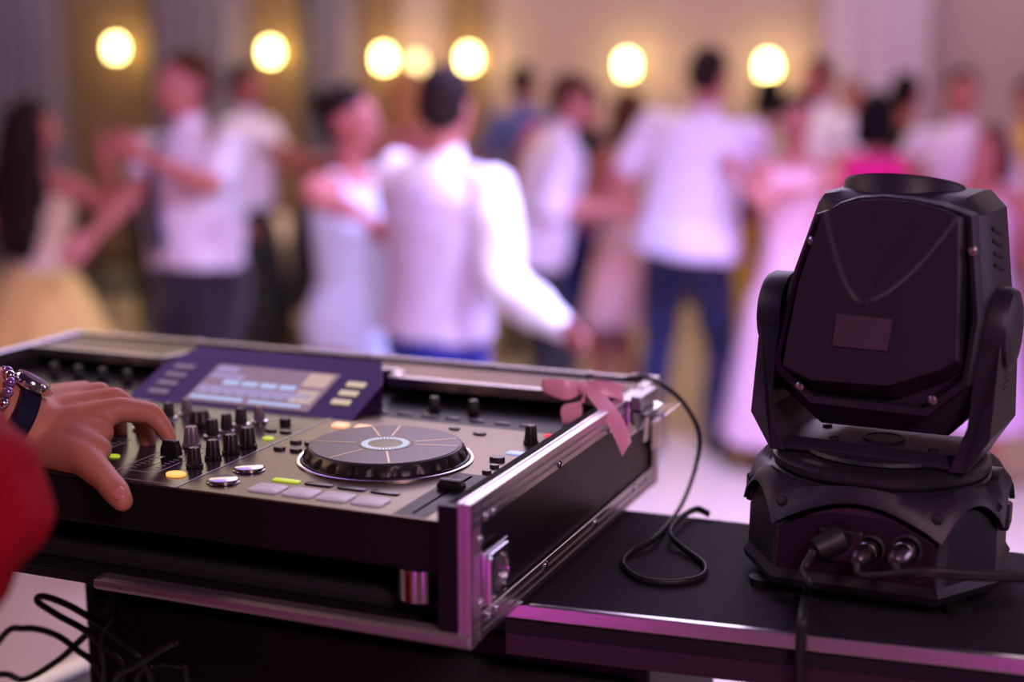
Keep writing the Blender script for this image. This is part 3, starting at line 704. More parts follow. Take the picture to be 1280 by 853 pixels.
# screen panel, tilted
SLO = .35; ys = .286
def scr(px, py):                                 # hit the tilted plane z = S + SLO*(y-ys)
    d = ray(px, py); n = Vector((0, -SLO, 1)); p0 = R(0, ys, S); d = Vector(d); c = Vector(CAMP)
    return c+d*((p0-c).dot(n)/d.dot(n))
def P(x, y, e=0): return R(x, y, S+SLO*(y-ys)+e)
xr, xl = -.262, -.545
pan = [(xl, ys), (xr, ys), (xr, .355), (-.285, .400), (-.525, .400), (xl, .355)]
M_pan = mat('screen_panel_gloss', (.030, .012, .055), .07, 0, spec=.3)
sp = MB().loft([[R(x, y, S-.001) for x, y in pan], [P(x, y) for x, y in pan]]).build('screen_panel', M_pan, ct, bevel=.0012)
bl, br, tr_, tl = (-.474, .294), (-.319, .294), (-.319, .366), (-.474, .366)
M_scr = mat('display_glass', (.12, .09, .11), .25, spec=.15, emit=srgb(158, 128, 146), estr=.62)  # mauve-beige emission also holds the reflection washing over the screen
M_ui = mat('display_blue', (.3, .4, .5), .2, emit=srgb(150, 172, 208), estr=1.0)
M_ui2 = mat('display_pale', (.3, .3, .4), .2, emit=srgb(136, 132, 172), estr=.8)
M_scr_refl = mat('display_tan_reflection', (.3, .3, .2), .2, emit=srgb(196, 168, 140), estr=.75)  # tan emission standing in for a reflection on the glass
ds = MB(); ds.prism([P(*bl, .0), P(*br, .0), P(*tr_, .0), P(*tl, .0)], (0, -.0004, .0012))
def ui(u0, u1, v0, v1, k):
    ds.mi = k; X = lambda u: -.474+.155*u; Yv = lambda v: .294+.072*v
    ds.prism([P(X(u0), Yv(v0), .0012), P(X(u1), Yv(v0), .0012), P(X(u1), Yv(v1), .0012), P(X(u0), Yv(v1), .0012)], (0, -.0001, .0003))
ui(.02, .20, .80, .93, 2); ui(.02, .30, .62, .74, 2)
for q in range(4): ui(.17+.155*q, .30+.155*q, .46, .58, 1)
ui(.02, .93, .27, .40, 2); ui(.02, .45, .05, .13, 1); ui(.50, .92, .05, .12, 1)
for q in range(26): ui(.03+.034*q, .045+.034*q, .20, .26, 1 if q % 3 else 2)
ui(.78, .97, .60, .95, 3); ui(.80, .97, .16, .5, 3)  # both blocks paint the tan reflection on the screen's right part
ds.build('display', [M_scr, M_ui, M_ui2, M_scr_refl], sp)
M_soft = mat('soft_button_lit', (.5, .45, .4), .4, emit=srgb(205, 186, 150), estr=.75)
M_softg = mat('soft_button_grey', (.25, .22, .28), .35, emit=srgb(130, 115, 140), estr=.35)
for q in range(3): MB().prism([P(x, y, 0) for x, y in ((-.302, .312+.017*q), (-.280, .312+.017*q), (-.280, .320+.017*q), (-.302, .320+.017*q))], (0, -.0006, .002)).build('button', M_soft, sp, bevel=.0006)
for q in range(4): MB().prism([P(x, y, 0) for x, y in ((-.527, .299+.017*q), (-.501, .299+.017*q), (-.501, .307+.017*q), (-.527, .307+.017*q))], (0, -.0006, .002)).build('button', M_softg, sp, bevel=.0006)

# knobs
def knob(x, y, h=.018, r=.0058, m=M_cap, ring=None, z=S, par=ct, flat=False):
    prof = [(r*1.22, 0), (r*1.22, .0022), (r*1.06, .0028), (r*.84, h*.94), (r*.74, h), (.0001, h)]
    f = (lambda a, hh: 1+.05*math.cos(14*a)) if not flat else None
    o = MB().lathe(R(x, y, z+.0006), prof, 42, mod=f).build('knob', m, par, smooth=True, auto=40)
    MB().box(x-.0006, x+.0006, y-r*.8, y-.001, ZT+z+h+.0006, ZT+z+h+.0011).build('pointer_line', M_white, o)
    if ring: MB().lathe(R(x, y, z+.0004), [(r*1.5, 0), (r*1.5, .0024), (r*1.2, .0028), (r*1.2, 0)], 32).build('collar', M_sil, o, smooth=True, auto=40)
    return o
for x, y, h, r, m, rg in ((-.311, .076, .018, .0062, M_cap, 0), (-.311, .106, .018, .0064, M_cap, 0), (-.307, .130, .018, .0068, M_cap, 0), (-.305, .156, .019, .0072, M_cap, 0),
    (-.357, .138, .019, .0072, M_capg, 0), (-.3575, .175, .018, .0060, M_cap, 1), (-.357, .199, .018, .0058, M_cap, 1), (-.3575, .226, .018, .0060, M_cap, 1), (-.347, .244, .017, .0055, M_capg, 1),
    (-.443, .222, .017, .0058, M_cap, 1), (-.436, .244, .017, .0055, M_capg, 1),
    (-.443, .175, .018, .0060, M_cap, 1), (-.443, .199, .018, .0058, M_cap, 1),
    (-.487, .076, .018, .0062, M_cap, 0), (-.487, .106, .018, .0062, M_cap, 0), (-.487, .136, .018, .0062, M_cap, 0), (-.487, .166, .018, .0062, M_cap, 0)):
    knob(x, y, h, r, m, rg)
knob(-.398, .212, .015, .0105, M_cap, 0)                                   # browse knob
knob(-.057, .272, .018, .0060, M_cap, 0)
knob(-.206, .367, .014, .0058, M_cap, 0, S-.001); knob(-.161, .369, .014, .0058, M_cap, 0, S-.001)
for x in (-.70, -.665, -.63, -.595): knob(x, .355, .014, .0058, M_cap, 0, S-.001)
# buttons
def btn(x, y, rx, ry, m=M_btn, h=.0022, round_=True, name='button', z=S):
    n = 28; p = 2.0 if round_ else 6.0
    def rg(s, hh): return [R(x+rx*s*math.copysign(abs(math.cos(a))**(2/p), math.cos(a)), y+ry*s*math.copysign(abs(math.sin(a))**(2/p), math.sin(a)), z+hh) for a in [2*PI*i/n for i in range(n)]]
    return MB().loft([rg(1, 0), rg(1, h*.7), rg(.93, h), rg(.05, h*1.02)]).build(name, m, ct, smooth=True, auto=40)
btn(-.311, .047, .0095, .0075, M_amb)
btn(-.487, .047, .0095, .0075, M_amb2)
for sx in (0, -.477):
    for y in (.044, .086):
        b_ = btn(-.259+sx, y, .0150, .0150, M_gloss, .0012, name='round_button')
        MB().lathe(R(-.259+sx, y, S+.0012), [(.0001, .0002), (.0128, .0002), (.0128, .0022), (.0118, .0027), (.0001, .0029)], 40).build('brushed_cap', M_sil, b_, smooth=True, auto=40)
    for q in range(4):
        btn(-.211+.0335*q+sx, .0405, .0150, .0120, M_pad, .0018, False, 'pad')
        btn(-.209+.0327*q+sx, .0680, .0135, .0036, M_grn if (q == 0 and sx == 0) else M_btn, .0014, False)
    for x, y in ((-.270, .187), (-.254, .187), (-.272, .160), (-.254, .160)): btn(x+sx, y, .0062, .0048, M_btn, .003)
    for x in (-.262, -.236): btn(x+sx, .262, .0080, .0070, M_amb2, .0026, False)
    btn(-.252+sx, .232, .010, .004, M_white, .0006, False)
    btn(-.063+sx*.97, .202, .0075, .0058, M_btn, .0040); btn(-.056+sx*.97, .179, .0045, .0035, M_btn, .003); btn(-.055+sx*.97, .159, .0045, .0035, M_btn, .003)
    btn(-.056+sx*.97, .232, .0095, .0055, M_blu, .0012, False)
    btn(-.118+sx, .287, .0070, .0050, M_btn, .002); btn(-.150+sx, .296, .0060, .0040, M_btn, .002)
btn(-.318, .219, .0065, .0042, M_btn, .0022); btn(-.301, .219, .0065, .0042, M_btn, .0022); btn(-.320, .250, .0062, .0055, M_cap, .006); btn(-.303, .190, .0062, .0048, M_grn, .0016)
btn(-.050, .306, .0060, .0040, M_red, .0020, z=S-.001)
btn(-.402, .078, .006, .004, M_grn, .0016)
for q in range(7): btn(-.255+.028*q, .338, .0085, .0028, M_btn, .0016, False, z=S-.001)
# faders: slot, scale plate, cap
def fader(x, y0, y1, yc, w=.011, cap=(.0095, .0050, .015), horizontal=False):
    s = MB().box(x-.0016, x+.0016, y0, y1, ZT+S-.0005, ZT+S+.0003) if not horizontal else MB().box(y0, y1, x-.0016, x+.0016, ZT+S-.0005, ZT+S+.0003)
    f = s.build('fader_slot', M_gloss, ct)
    for o_ in (-w, w):
        a = MB()
        for q in range(11):
            t = y0+(y1-y0)*q/10
            if not horizontal: a.box(x+o_-.003, x+o_+.003, t-.0003, t+.0003, ZT+S, ZT+S+.0003)
            else: a.box(t-.0003, t+.0003, x+o_-.003, x+o_+.003, ZT+S, ZT+S+.0003)
        a.build('scale_marks', M_white, f)
    cx, cy, ch = cap
    xx, yy = (x, yc) if not horizontal else (yc, x)
    if horizontal: cx, cy = cy, cx
    o = MB().loft([[R(xx+sx*cx*k_, yy+sy*cy*k_, S+.001+hh) for sx, sy in ((-1, -1), (1, -1), (1, 1), (-1, 1))] for k_, hh in ((1, 0), (.96, ch*.5), (.80, ch*.8), (.78, ch))]).build('fader_cap', M_cap, f, bevel=.0008)
    MB().box(xx-(cx*.8 if not horizontal else .0006), xx+(cx*.8 if not horizontal else .0006), yy-(.0006 if not horizontal else cy*.8), yy+(.0006 if not horizontal else cy*.8), ZT+S+.001+ch, ZT+S+.0015+ch).build('fader_line', M_white, f)
    return f
fader(-.352, .055, .125, .098); fader(-.443, .055, .125, .070)
fader(.034, -.43, -.365, -.385, horizontal=True)
M_tp = mat('tempo_plate_black', (.010, .009, .011), .4, spec=.15)
MB().box(-.0785, -.0480, .018, .150, ZT+S-.0001, ZT+S+.0003).build('tempo_plate', M_tp, ct)
fader(-.063, .024, .144, .100, w=.0105, cap=(.0125, .0050, .008))
MB().box(-.0785-.475, -.0480-.475, .018, .150, ZT+S-.0001, ZT+S+.0003).build('tempo_plate', M_tp, ct)
fader(-.063-.475, .024, .144, .084, w=.0105, cap=(.0125, .0050, .008))
# printed fine lines on the mixer
a = MB()
for x in (-.372, -.332, -.425, -.463): a.box(x-.0003, x+.0003, .045, .135, ZT+S, ZT+S+.0002)
for y in (.045, .135): a.box(-.372, -.332, y-.0003, y+.0003, ZT+S, ZT+S+.0002); a.box(-.463, -.425, y-.0003, y+.0003, ZT+S, ZT+S+.0002)
a.box(-.508, -.289, .0205, .0210, ZT+S, ZT+S+.0002)
a.build('printed_lines', M_white, ct)
# jog wheels
def jog(cx, cy):
    c = R(cx, cy, S)
    scal = lambda a, h: 1-(.030*max(0, math.sin(24*a))**.6 if .003 < h < .0095 else 0)
    j = MB().lathe(c, [(.0785, .0006), (.0785, .0030), (.0775, .0034), (.0755, .0090), (.0735, .0100), (.0725, .0128), (.0712, .0136), (.0705, .0136), (.0001, .0132)], 192, mod=scal).build('jog_wheel', M_cap, ct, smooth=True, auto=45)
    MB().lathe(c, [(.0790, .0003), (.0832, .0003), (.0832, .0016), (.0822, .0022), (.0800, .0022), (.0790, .0014), (.0790, .0003)], 96).build('trim_ring', M_sil, j, smooth=True, auto=45)
    MB().lathe(c, [(.0255, .0133), (.0255, .0142), (.0702, .0142), (.0702, .0133)], 96).build('platter', M_lav, j, smooth=True, auto=45)
    MB().lathe(c, [(.0001, .0138), (.0250, .0138), (.0250, .0144), (.0001, .0144)], 64).build('centre_display', M_gloss, j, smooth=True, auto=45)
    r = MB()
    for q in range(40):
        a0, a1 = 2*PI*q/40, 2*PI*(q+.62)/40
        r.prism([c+Vector((rr*math.cos(aa), rr*math.sin(aa), .0144)) for rr, aa in ((.0165, a0), (.0225, a0), (.0225, a1), (.0165, a1))], (0, 0, .0003))
    r.build('ring_light', mat('ring_light_lit', (.5, .6, .7), .4, emit=srgb(160, 180, 200), estr=.85), j)
    r = MB()
    for q in (15, 38, 105, 128, 195, 250, 300):
        aa = math.radians(q); d = Vector((math.cos(aa), math.sin(aa), 0)); n = Vector((-d.y, d.x, 0))*.0009
        r.prism([c+d*.028+n+Vector((0, 0, .0142)), c+d*.028-n+Vector((0, 0, .0142)), c+d*.068-n+Vector((0, 0, .0142)), c+d*.068+n+Vector((0, 0, .0142))], (0, 0, .0002))
    r.build('spoke_mark', mat('spoke_bronze', (.42, .30, .16), .3, .9), j)
jog(-.163, .170); jog(-.640, .170)
# chrome feet
for x in (-.060, -.737):
    MB().lathe(R(x, .036, -.097), [(.0205, 0), (.0218, .0015), (.0218, .0285), (.0205, .030), (.0001, .030)], 48).build('foot', M_steel, ct, smooth=True, auto=35)

# ================================================================== RIBBON BOW ON THE CASE
M_rib = mat('satin_ribbon_pink', srgb(252, 172, 198), .32, bump=.1, bscale=400, stretch=(1, 20, 1), sheen=.5, spec=.6)
def ribbon(name, edges, par, th=.0007):
    """edges: list of (px1,py1,px2,py2,depth): the two borders of the band"""
    A = spline([atD(e[0], e[1], e[4]) for e in edges], 6); B = spline([atD(e[2], e[3], e[5] if len(e) > 5 else e[4]) for e in edges], 6)
    rings = []
    for i in range(len(A)):
        j = min(i, len(A)-2); t = (A[j+1]-A[j]).normalized(); wv = (B[i]-A[i]).normalized(); n = t.cross(wv).normalized()*th
        m = (A[i]+B[i])/2+n*3
        rings.append([A[i]-n, m-n, B[i]-n, B[i]+n, m+n, A[i]+n])
    return MB().loft(rings).build(name, M_rib, par, smooth=True, auto=50)
bw = thing('ribbon_bow', 'pink satin ribbon tied in a bow on the far right corner of the case', 'ribbon', R(-.040, .405, .0))
kd = 1.50
ribbon('loop', [(727, 479, 728, 491, kd), (706, 475, 708, 500, kd-.005), (682, 474, 684, 492, kd), (681, 475, 681, 490, kd+.01), (700, 477, 700, 490, kd+.02), (726, 480, 726, 488, kd+.01)], bw)
ribbon('loop', [(728, 479, 730, 492, kd), (750, 476, 752, 494, kd-.005), (776, 481, 776, 500, kd+.0), (778, 481, 778, 500, kd+.012), (755, 477, 757, 492, kd+.025), (728, 481, 729, 490, kd+.01)], bw)
ribbon('tail', [(724, 484, 734, 485, kd), (730, 500, 727, 502, kd-.01), (703, 508, 728, 512, kd-.01), (703, 528, 726, 524, kd-.008), (706, 532, 722, 530, kd+.002)], bw)
ribbon('tail', [(726, 483, 735, 480, kd-.004), (738, 500, 753, 492, kd-.014), (755, 523, 774, 516, kd-.045), (768, 548, 786, 540, kd-.06), (778, 571, 789, 553, kd-.065)], bw)
kp = atD(728, 485, kd-.004)
MB().ell(kp, (.006, .005, .0072)).build('knot', M_rib, bw, smooth=True)
btn(-.0525, .403, .008, .003, M_red, .003, False, 'button', -.012) if False else None

# ================================================================== CABLES
def cable(name, label, pts, r, n=10, flat=1.0, m=M_rub, par=None, cat='cable', up=None, gr=None):
    o = MB().tube(spline(pts, n), r, 8, flat, up=up).build(name, m, par, smooth=True)
    if not par: tag(o, label, cat, gr)
    return o
zc = T+ZT+.003
cable('cable', 'black cable leaving the case corner, arching down and looping on the table top',
      [R(-.03, .475, .004), R(-.005, .478, .008), atD(838, 488, 1.56), atD(862, 515, 1.57), atD(874, 548, 1.57), atD(868, 590, 1.58), atD(850, 635, 1.57), atZ(820, 672, zc+.004), atZ(790, 690, zc),
       atZ(779, 706, zc), atZ(800, 724, zc), atZ(840, 729, zc), atZ(876, 722, zc), atZ(880, 706, zc), atZ(853, 685, zc+.002), atZ(838, 668, zc+.006), atZ(848, 650, zc+.006), atZ(870, 637, zc+.004), atZ(886, 643, zc+.002)], .0037, 10, .62)

# ================================================================== MOVING HEAD STAGE LIGHT
MO = R(.268, .331, T); TH = math.radians(-7.5)
mh = thing('stage_light', 'black moving head stage light standing on the table at the right', 'stage light', MO, TH)
MM = mw(mh); MMi = MM.inverted()
def ml(px, py, y):                                # local point on the lamp's own plane local y = const
    o = MMi @ Vector(CAMP); d = (MMi.to_3x3() @ Vector(ray(px, py)))
    return o+d*((y-o.y)/d.y)
M_mh = mat('stage_light_black', (.019, .014, .023), .45, spec=.32, bump=.25, bscale=700, var=.1)
M_mhd = mat('stage_light_dark', (.012, .010, .014), .45)
M_screw = mat('screw_steel', (.45, .38, .36), .3, 1)
def L3(*a): return Vector(a)
# base body: eight sided tub
OCT = [(.072, -.112), (.115, -.045), (.115, .052), (.072, .112), (-.072, .112), (-.115, .052), (-.115, -.045), (-.072, -.112)]
BR = Matrix.Rotation(math.radians(6), 4, 'Z'); mh0 = mh
def octr(a):                                      # radius of the outline at angle a
    d = (math.cos(a), math.sin(a)); best = 1
    for i in range(8):
        x1, y1 = OCT[i]; x2, y2 = OCT[(i+1) % 8]; ex, ey = x2-x1, y2-y1
        den = d[0]*ey-d[1]*ex
        if abs(den) < 1e-9: continue
        t = (x1*ey-y1*ex)/den; u_ = (x1*d[1]-y1*d[0])/den
        if t > 0 and -1e-6 <= u_ <= 1+1e-6: best = min(best, t)
    return best
angs = []
for i in range(8):
    a0 = math.atan2(OCT[i][1], OCT[i][0]); a1 = math.atan2(OCT[(i+1) % 8][1], OCT[(i+1) % 8][0])
    while a1 < a0-PI: a1 += 2*PI
    while a1 > a0+PI: a1 -= 2*PI
    for q in range(12): angs.append((a0+(a1-a0)*q/12, q/12))
def oring(s, z, k_=1): return [L3(octr(a)*s*math.cos(a), octr(a)*s*math.sin(a), z) for a, _ in angs]
for x, y in ((.085, -.085), (-.085, -.085), (.085, .085), (-.085, .085)):
    MB().lathe(L3(x, y, 0), [(.012, 0), (.013, .008)], 20).build('foot', M_rub, mh, local=True, rot=BR, smooth=True, auto=30)
# shoulder: petals that come down at the corners
def shr(s, base, arch, push=1.0):
    out = []
    for a, q in angs:
        r_ = octr(a)*push; out.append(L3(r_*math.cos(a), r_*math.sin(a), base+arch*math.sin(PI*q)**.8))
    return out
bs = MB().loft([oring(.90, .006), oring(.985, .012), oring(1.0, .019), oring(.975, .024), oring(.965, .026), shr(1, .062, .027, .958), [p*.5+L3(0, 0, .045) for p in shr(1, .062, .027, .9)]]).build('base', M_mhd, mh, local=True, rot=BR, smooth=True, auto=30)
def cring(r_, z): return [L3(r_*math.cos(a), r_*math.sin(a), z) for a, _ in angs]
def mix(A, B, t, dz=0): return [p.lerp(q, t)+L3(0, 0, dz) for p, q in zip(A, B)]
lowp = shr(1, .068, .027, 1.012); topc = cring(.0990, .101)
MB().loft([[p*1 for p in shr(1, .068, .027, .97)], lowp, mix(lowp, topc, .12, .005), mix(lowp, topc, .5, .010), mix(lowp, topc, .9, .003), topc, cring(.0965, .1025), cring(.094, .094)]).build('shoulder', M_mh, mh, local=True, rot=BR, smooth=True, auto=50)
for i, (x, y) in enumerate(OCT):
    d = L3(x, y, 0).normalized(); n_ = (d*.55+L3(0, 0, .65)).normalized(); q = n_.to_track_quat('Z', 'Y').to_matrix()
    tp = L3(x, y, .068)*1.0; tp.x *= 1.012; tp.y *= 1.012; o = MB().lathe(tp.lerp(d*.099+L3(0, 0, .101), .33)+L3(0, 0, .0075), [(.0050, -.002), (.0050, .0018), (.0042, .0020), (.0040, .0006), (.0001, .0004)], 20, M=q).build('screw_hole', mat('hole_black', (.002, .002, .002), .8), mh, local=True, rot=BR, smooth=True, auto=30)
# side lugs
for s in (1, -1):
    MB().loft([[L3(s*x, y, z) for y, z in ((-.030, .060), (-.002, .060), (.002, .080), (-.028, .088))] for x in (.106, .119)]).build('lug', M_mhd, mh, local=True, rot=BR, bevel=.003)
# turntable
MB().lathe(L3(0, 0, 0), [(.092, .094), (.096, .104), (.0985, .107), (.0985, .112), (.095, .115), (.088, .116), (.0001, .116)], 96).build('turntable', M_mhd, mh, local=True, smooth=True, auto=35)
MB().lathe(L3(0, 0, 0), [(.068, .115), (.072, .118), (.070, .121), (.0001, .121)], 64).build('turntable_cap', M_mh, mh, local=True, smooth=True, auto=35)
# yoke: plate and two angular arms
yk = MB().loft([[L3(x, y, z) for y, z in ((-.050, .122), (-.036, .128), (.036, .128), (.050, .122), (.050, .117), (-.050, .117))] for x in (-.090, -.080, .080, .090)]).build('yoke', M_mh, mh, local=True, bevel=.002)
for x, y in ((-.035, -.030), (.055, -.030), (-.055, .012), (.075, .015)):
    MB().lathe(L3(x, y, .1290), [(.0045, -.002), (.0045, .001), (.003, .0018), (.0001, .0018)], 16).build('screw', M_mhd, yk, local=True, smooth=True, auto=30)
MB().lathe(L3(.004, -.005, .1285), [(.019, -.001), (.019, .0008), (.0165, .0008), (.016, .0002), (.0001, .0002)], 40).build('cover_disc', M_mh, yk, local=True, smooth=True, auto=30)
ZL = .238
for s in (1, -1):
    prof = [(.074, .117), (.088, .117), (.1080, .150), (.1090, .238), (.0885, .238), (.0880, .158)]
    f = lambda y, k_: [L3(s*x, y*(1 if z < .16 else k_), z) for x, z in prof]
    MB().loft([f(-.054, .62), f(-.046, .7), f(.046, .7), f(.054, .62)]).build('yoke_arm', M_mh, yk, local=True, bevel=.0025)
    lg = MB().lathe(L3(s*.087, 0, ZL), [(.032, 0), (.0375, .002*s), (.0375, .020*s), (.035, .025*s), (.028, .0275*s), (.0001, .028*s)], 56, 'X').build('pivot_cover', M_mh, yk, local=True, smooth=True, auto=35)
    MB().lathe(L3(s*.074, 0, ZL), [(.032, 0), (.032, .015*s)], 40, 'X').build('pivot_ring', M_mhd, lg, local=True, smooth=True, auto=35)
for q in range(5):
    MB().box(.1075, .1092, -.012, .006, .186+.005*q, .1875+.005*q).build('vent_slot', M_mhd, yk, local=True)
# ---- the head
front = [(1020, 267), (1036, 262), (1050, 253), (1073, 246), (1105, 244), (1142, 248), (1179, 256), (1200, 263), (1216, 270), (1224, 400), (1210, 484), (1159, 522), (1013, 505), (970, 465), (968, 451), (990, 355)]
yf = -.062
FR = [ml(x, y, yf) for x, y in front]
cx0 = sum(p.x for p in FR)/len(FR); cz0 = sum(p.z for p in FR)/len(FR)
rear = [(1034, 247), (1042, 236), (1062, 233), (1085, 233), (1110, 233), (1140, 234), (1180, 237), (1222, 241), (1243, 264), (1252, 400), (1236, 500), (1193, 540), (1035, 524), (985, 478), (975, 455), (996, 352)]
RR = [ml(x, y, .0) for x, y in rear]
def off(P_, y, s=1.0, dz=0): return [L3(cx0+(p.x-cx0)*s, y, cz0+(p.z-cz0)*s+dz) for p in P_]
hs_ = MB().loft([off(FR, yf+.012, .90), off(FR, yf+.009, .925), off(FR, yf, .94), off(FR, yf-.001, .99), off(FR, yf+.003, 1.0), off(FR, yf+.018, 1.005), off(FR, yf+.020, .985), off(RR, -.030, .97), off(RR, -.02, .995), off(RR, .035, 1.0), off(RR, .065, .97), off(RR, .072, .9)]).build('head', M_mh, mh, local=True, smooth=True, auto=28)
# raised front cover with the scooped hollow
cov_b = [(976, 462), (1020, 489), (1070, 495), (1117, 500), (1184, 478), (1203, 462)]
nu, nv_ = 110, 130
def poly(pts, t):
    n = len(pts)-1; i = min(int(t*n), n-1); u_ = t*n-i; return pts[i][0]+(pts[i+1][0]-pts[i][0])*u_, pts[i][1]+(pts[i+1][1]-pts[i][1])*u_
cov_t = [(1030, 268), (1050, 256), (1080, 249), (1110, 248), (1145, 251), (1185, 261), (1208, 272)]
left_ = [(976, 462), (984, 420), (1000, 350), (1030, 268)]; right_ = [(1203, 462), (1206, 400), (1208, 340), (1208, 272)]
grid = []
for j in range(nv_+1):
    v = j/nv_; row = []
    for i in range(nu+1):
        u_ = i/nu
        bx, by = poly(cov_b, u_); tx, ty = poly(cov_t, u_); lx, ly = poly(left_, v); rx_, ry_ = poly(right_, v)
        x = (1-v)*bx+v*tx+(1-u_)*lx+u_*rx_-((1-u_)*(1-v)*cov_b[0][0]+u_*(1-v)*cov_b[-1][0]+(1-u_)*v*cov_t[0][0]+u_*v*cov_t[-1][0])
        y = (1-v)*by+v*ty+(1-u_)*ly+u_*ry_-((1-u_)*(1-v)*cov_b[0][1]+u_*(1-v)*cov_b[-1][1]+(1-u_)*v*cov_t[0][1]+u_*v*cov_t[-1][1])
        e = min(u_/.035, (1-u_)/.035, v/.10, 1.0); dep = -.006+.022*min(1, e)
        # hollow: its apex low, wide at the top
        if y < 376:
            t = (376-y)/112; a_ = x-(1085-50*t**.46); b_ = (1086+124*t**.62)-x
            m_ = min(a_, b_)
            if m_ > 0: dep -= .0014*min(1, m_/7)+.0045*min(1, m_/60)**.8
        row.append(ml(x, y, yf)+L3(0, -dep, 0))
    grid.append(row)
mb = MB(); V = [[mb.bm.verts.new(p) for p in r] for r in grid]
for j in range(nv_):
    for i in range(nu): mb._f([V[j][i], V[j][i+1], V[j+1][i+1], V[j+1][i]])
cov = mb.build('head_cover', M_mh, mh, local=True, smooth=True, auto=24)
sd = cov.modifiers.new('solid', 'SOLIDIFY'); sd.thickness = .003; sd.offset = -1
# label window
q4 = [ml(x, y, yf-.0155) for x, y in ((1045, 391), (1119, 398), (1111, 440), (1039, 433))]
wn = MB().loft([q4, [p+L3(0, -.0012, 0) for p in q4]])
wn.build('label_frame', M_mhd, hs_, local=True, bevel=.0006)
c4 = sum(q4, L3(0, 0, 0))/4; q5 = [c4+(p-c4)*.95+L3(0, -.0009, 0) for p in q4]
MB().loft([q5, [p+L3(0, -.0012, 0) for p in q5]]).build('label', mat('label_brown', (.050, .036, .034), .35), hs_, local=True, bevel=.0003)
# screws on the rim
for x, y in ((1016, 301), (1216, 314), (1000, 483), (1166, 500)):
    MB().lathe(ml(x, y, yf-.002), [(.0042, 0), (.0040, -.002), (.0022, -.0028), (.0001, -.0022)], 18, 'Y').build('screw', M_screw, hs_, local=True, smooth=True, auto=40)
# lens barrel on top, pointing up and away
tm = Matrix.Rotation(math.radians(-14), 3, 'X')
ce = ml(1128, 262, .015)
lp = MB().lathe(ce, [(.054, -.01), (.054, .020), (.0525, .0235), (.049, .0235), (.047, .019), (.046, .004), (.0001, .004)], 72, M=tm).build('lens_barrel', M_mh, hs_, local=True, smooth=True, auto=35)
MB().lathe(ce, [(.0465, .004), (.042, .010), (.025, .015), (.0001, .0165)], 48, M=tm).build('lens', mat('lens_glass', (.05, .05, .07), .03, spec=.9, coat=1), lp, local=True, smooth=True)
# cooling slots on the right flank
M_slot = mat('slot_black', (.002, .002, .002), .9)
for q in range(4):
    py_ = 292+15*q; p = ml(1243+9*(py_-264)/136, py_, 0)
    MB().loft([[L3(x, -.014, p.z+.004), L3(x, .026, p.z-.006), L3(x, .026, p.z-.003), L3(x, -.014, p.z+.007)] for x in (p.x-.008, p.x+.0004)]).build('vent_slot', M_slot, hs_, local=True)
# connector panel on the base
pn = -.1085
def mlb(px, py, y):
    o = BR.inverted() @ (MMi @ Vector(CAMP)); d = BR.to_3x3().inverted() @ (MMi.to_3x3() @ Vector(ray(px, py)))
    return o+d*((y-o.y)/d.y)
pan_ = MB().loft([[L3(x, y_, z) for x, z in ((-.068, .028), (.068, .028), (.066, .066), (.046, .076), (.022, .082), (-.022, .082), (-.046, .076), (-.066, .066))] for y_ in (pn+.004, pn-.001)]).build('connector_panel', mat('panel_plum', (.014, .007, .012), .5, spec=.2), mh, local=True, rot=BR, bevel=.0008)
ip = mlb(1052, 681, pn); MB().box(ip.x-.019, ip.x+.019, pn-.006, pn, ip.z-.015, ip.z+.015).build('power_inlet', M_mhd, mh, local=True, rot=BR, bevel=.002)
for px_ in (1088, 1134):
    c = mlb(px_, 686, pn)
    MB().lathe(c, [(.0135, 0), (.0135, -.003), (.011, -.004), (.0105, -.001), (.0001, -.001)], 32, 'Y').build('signal_socket', M_mhd, mh, local=True, rot=BR, smooth=True, auto=30)
# plugs and their leads
def W_(p): return MM @ p
p0 = BR @ mlb(1036, 676, pn-.004)
pw = thing('power_cable', 'black power lead plugged into the stage light and hanging over the table edge', 'cable', W_(p0+L3(0, -.02, -.02)))
pwp = [W_(p0+L3(.010, -.002, .004)), W_(p0+L3(-.006, -.020, -.004))]
MB().tube([pwp[0], pwp[1]], [.0125, .0095], 12).build('plug', M_rub, pw, smooth=True, auto=40)
cable('lead', None, [pwp[1], W_(p0+L3(-.012, -.028, -.020)), atY(1011, 728, .170), atZ(1007, 745, T+ZT+.006), atY(1003, 772, .138), atY(1001, 800, .131), atY(999, 860, .131), atY(1000, 1000, .132), R(.34, .12, -.9), R(.30, .10, -ZT+.01)], .0042, par=pw)
def signal(px_, label, endpx, dy):
    c = BR @ mlb(px_, 686, pn)
    t = thing('signal_cable', label, 'cable', W_(c+L3(0, -.02, -.02)))
    a_ = W_(c+L3(0, -.001, 0)); b_ = W_(c+L3(-.003, -.030, -.004))
    MB().tube([a_, a_.lerp(b_, .3), a_.lerp(b_, .32), a_.lerp(b_, .8), b_], [.0095, .0095, .0088, .0088, .005], 20).build('plug', mat('plug_nickel', (.30, .26, .28), .3, 1), t, smooth=True, auto=40)
    cable('lead', None, [b_, W_(c+L3(.006, -.036, -.012)), atY(1160, 714+dy, .178), atY(1220, 718+dy, .195), atY(1280, 720+dy, .22), atY(1340, 722+dy, .26), R(.55, .36, T+.006), R(.75, .40, T+.004)], .0034, par=t)
signal(1088, 'black signal lead with metal plug in the left round socket of the stage light', 0, 0)
signal(1134, 'black signal lead with metal plug in the right round socket of the stage light', 0, 4)

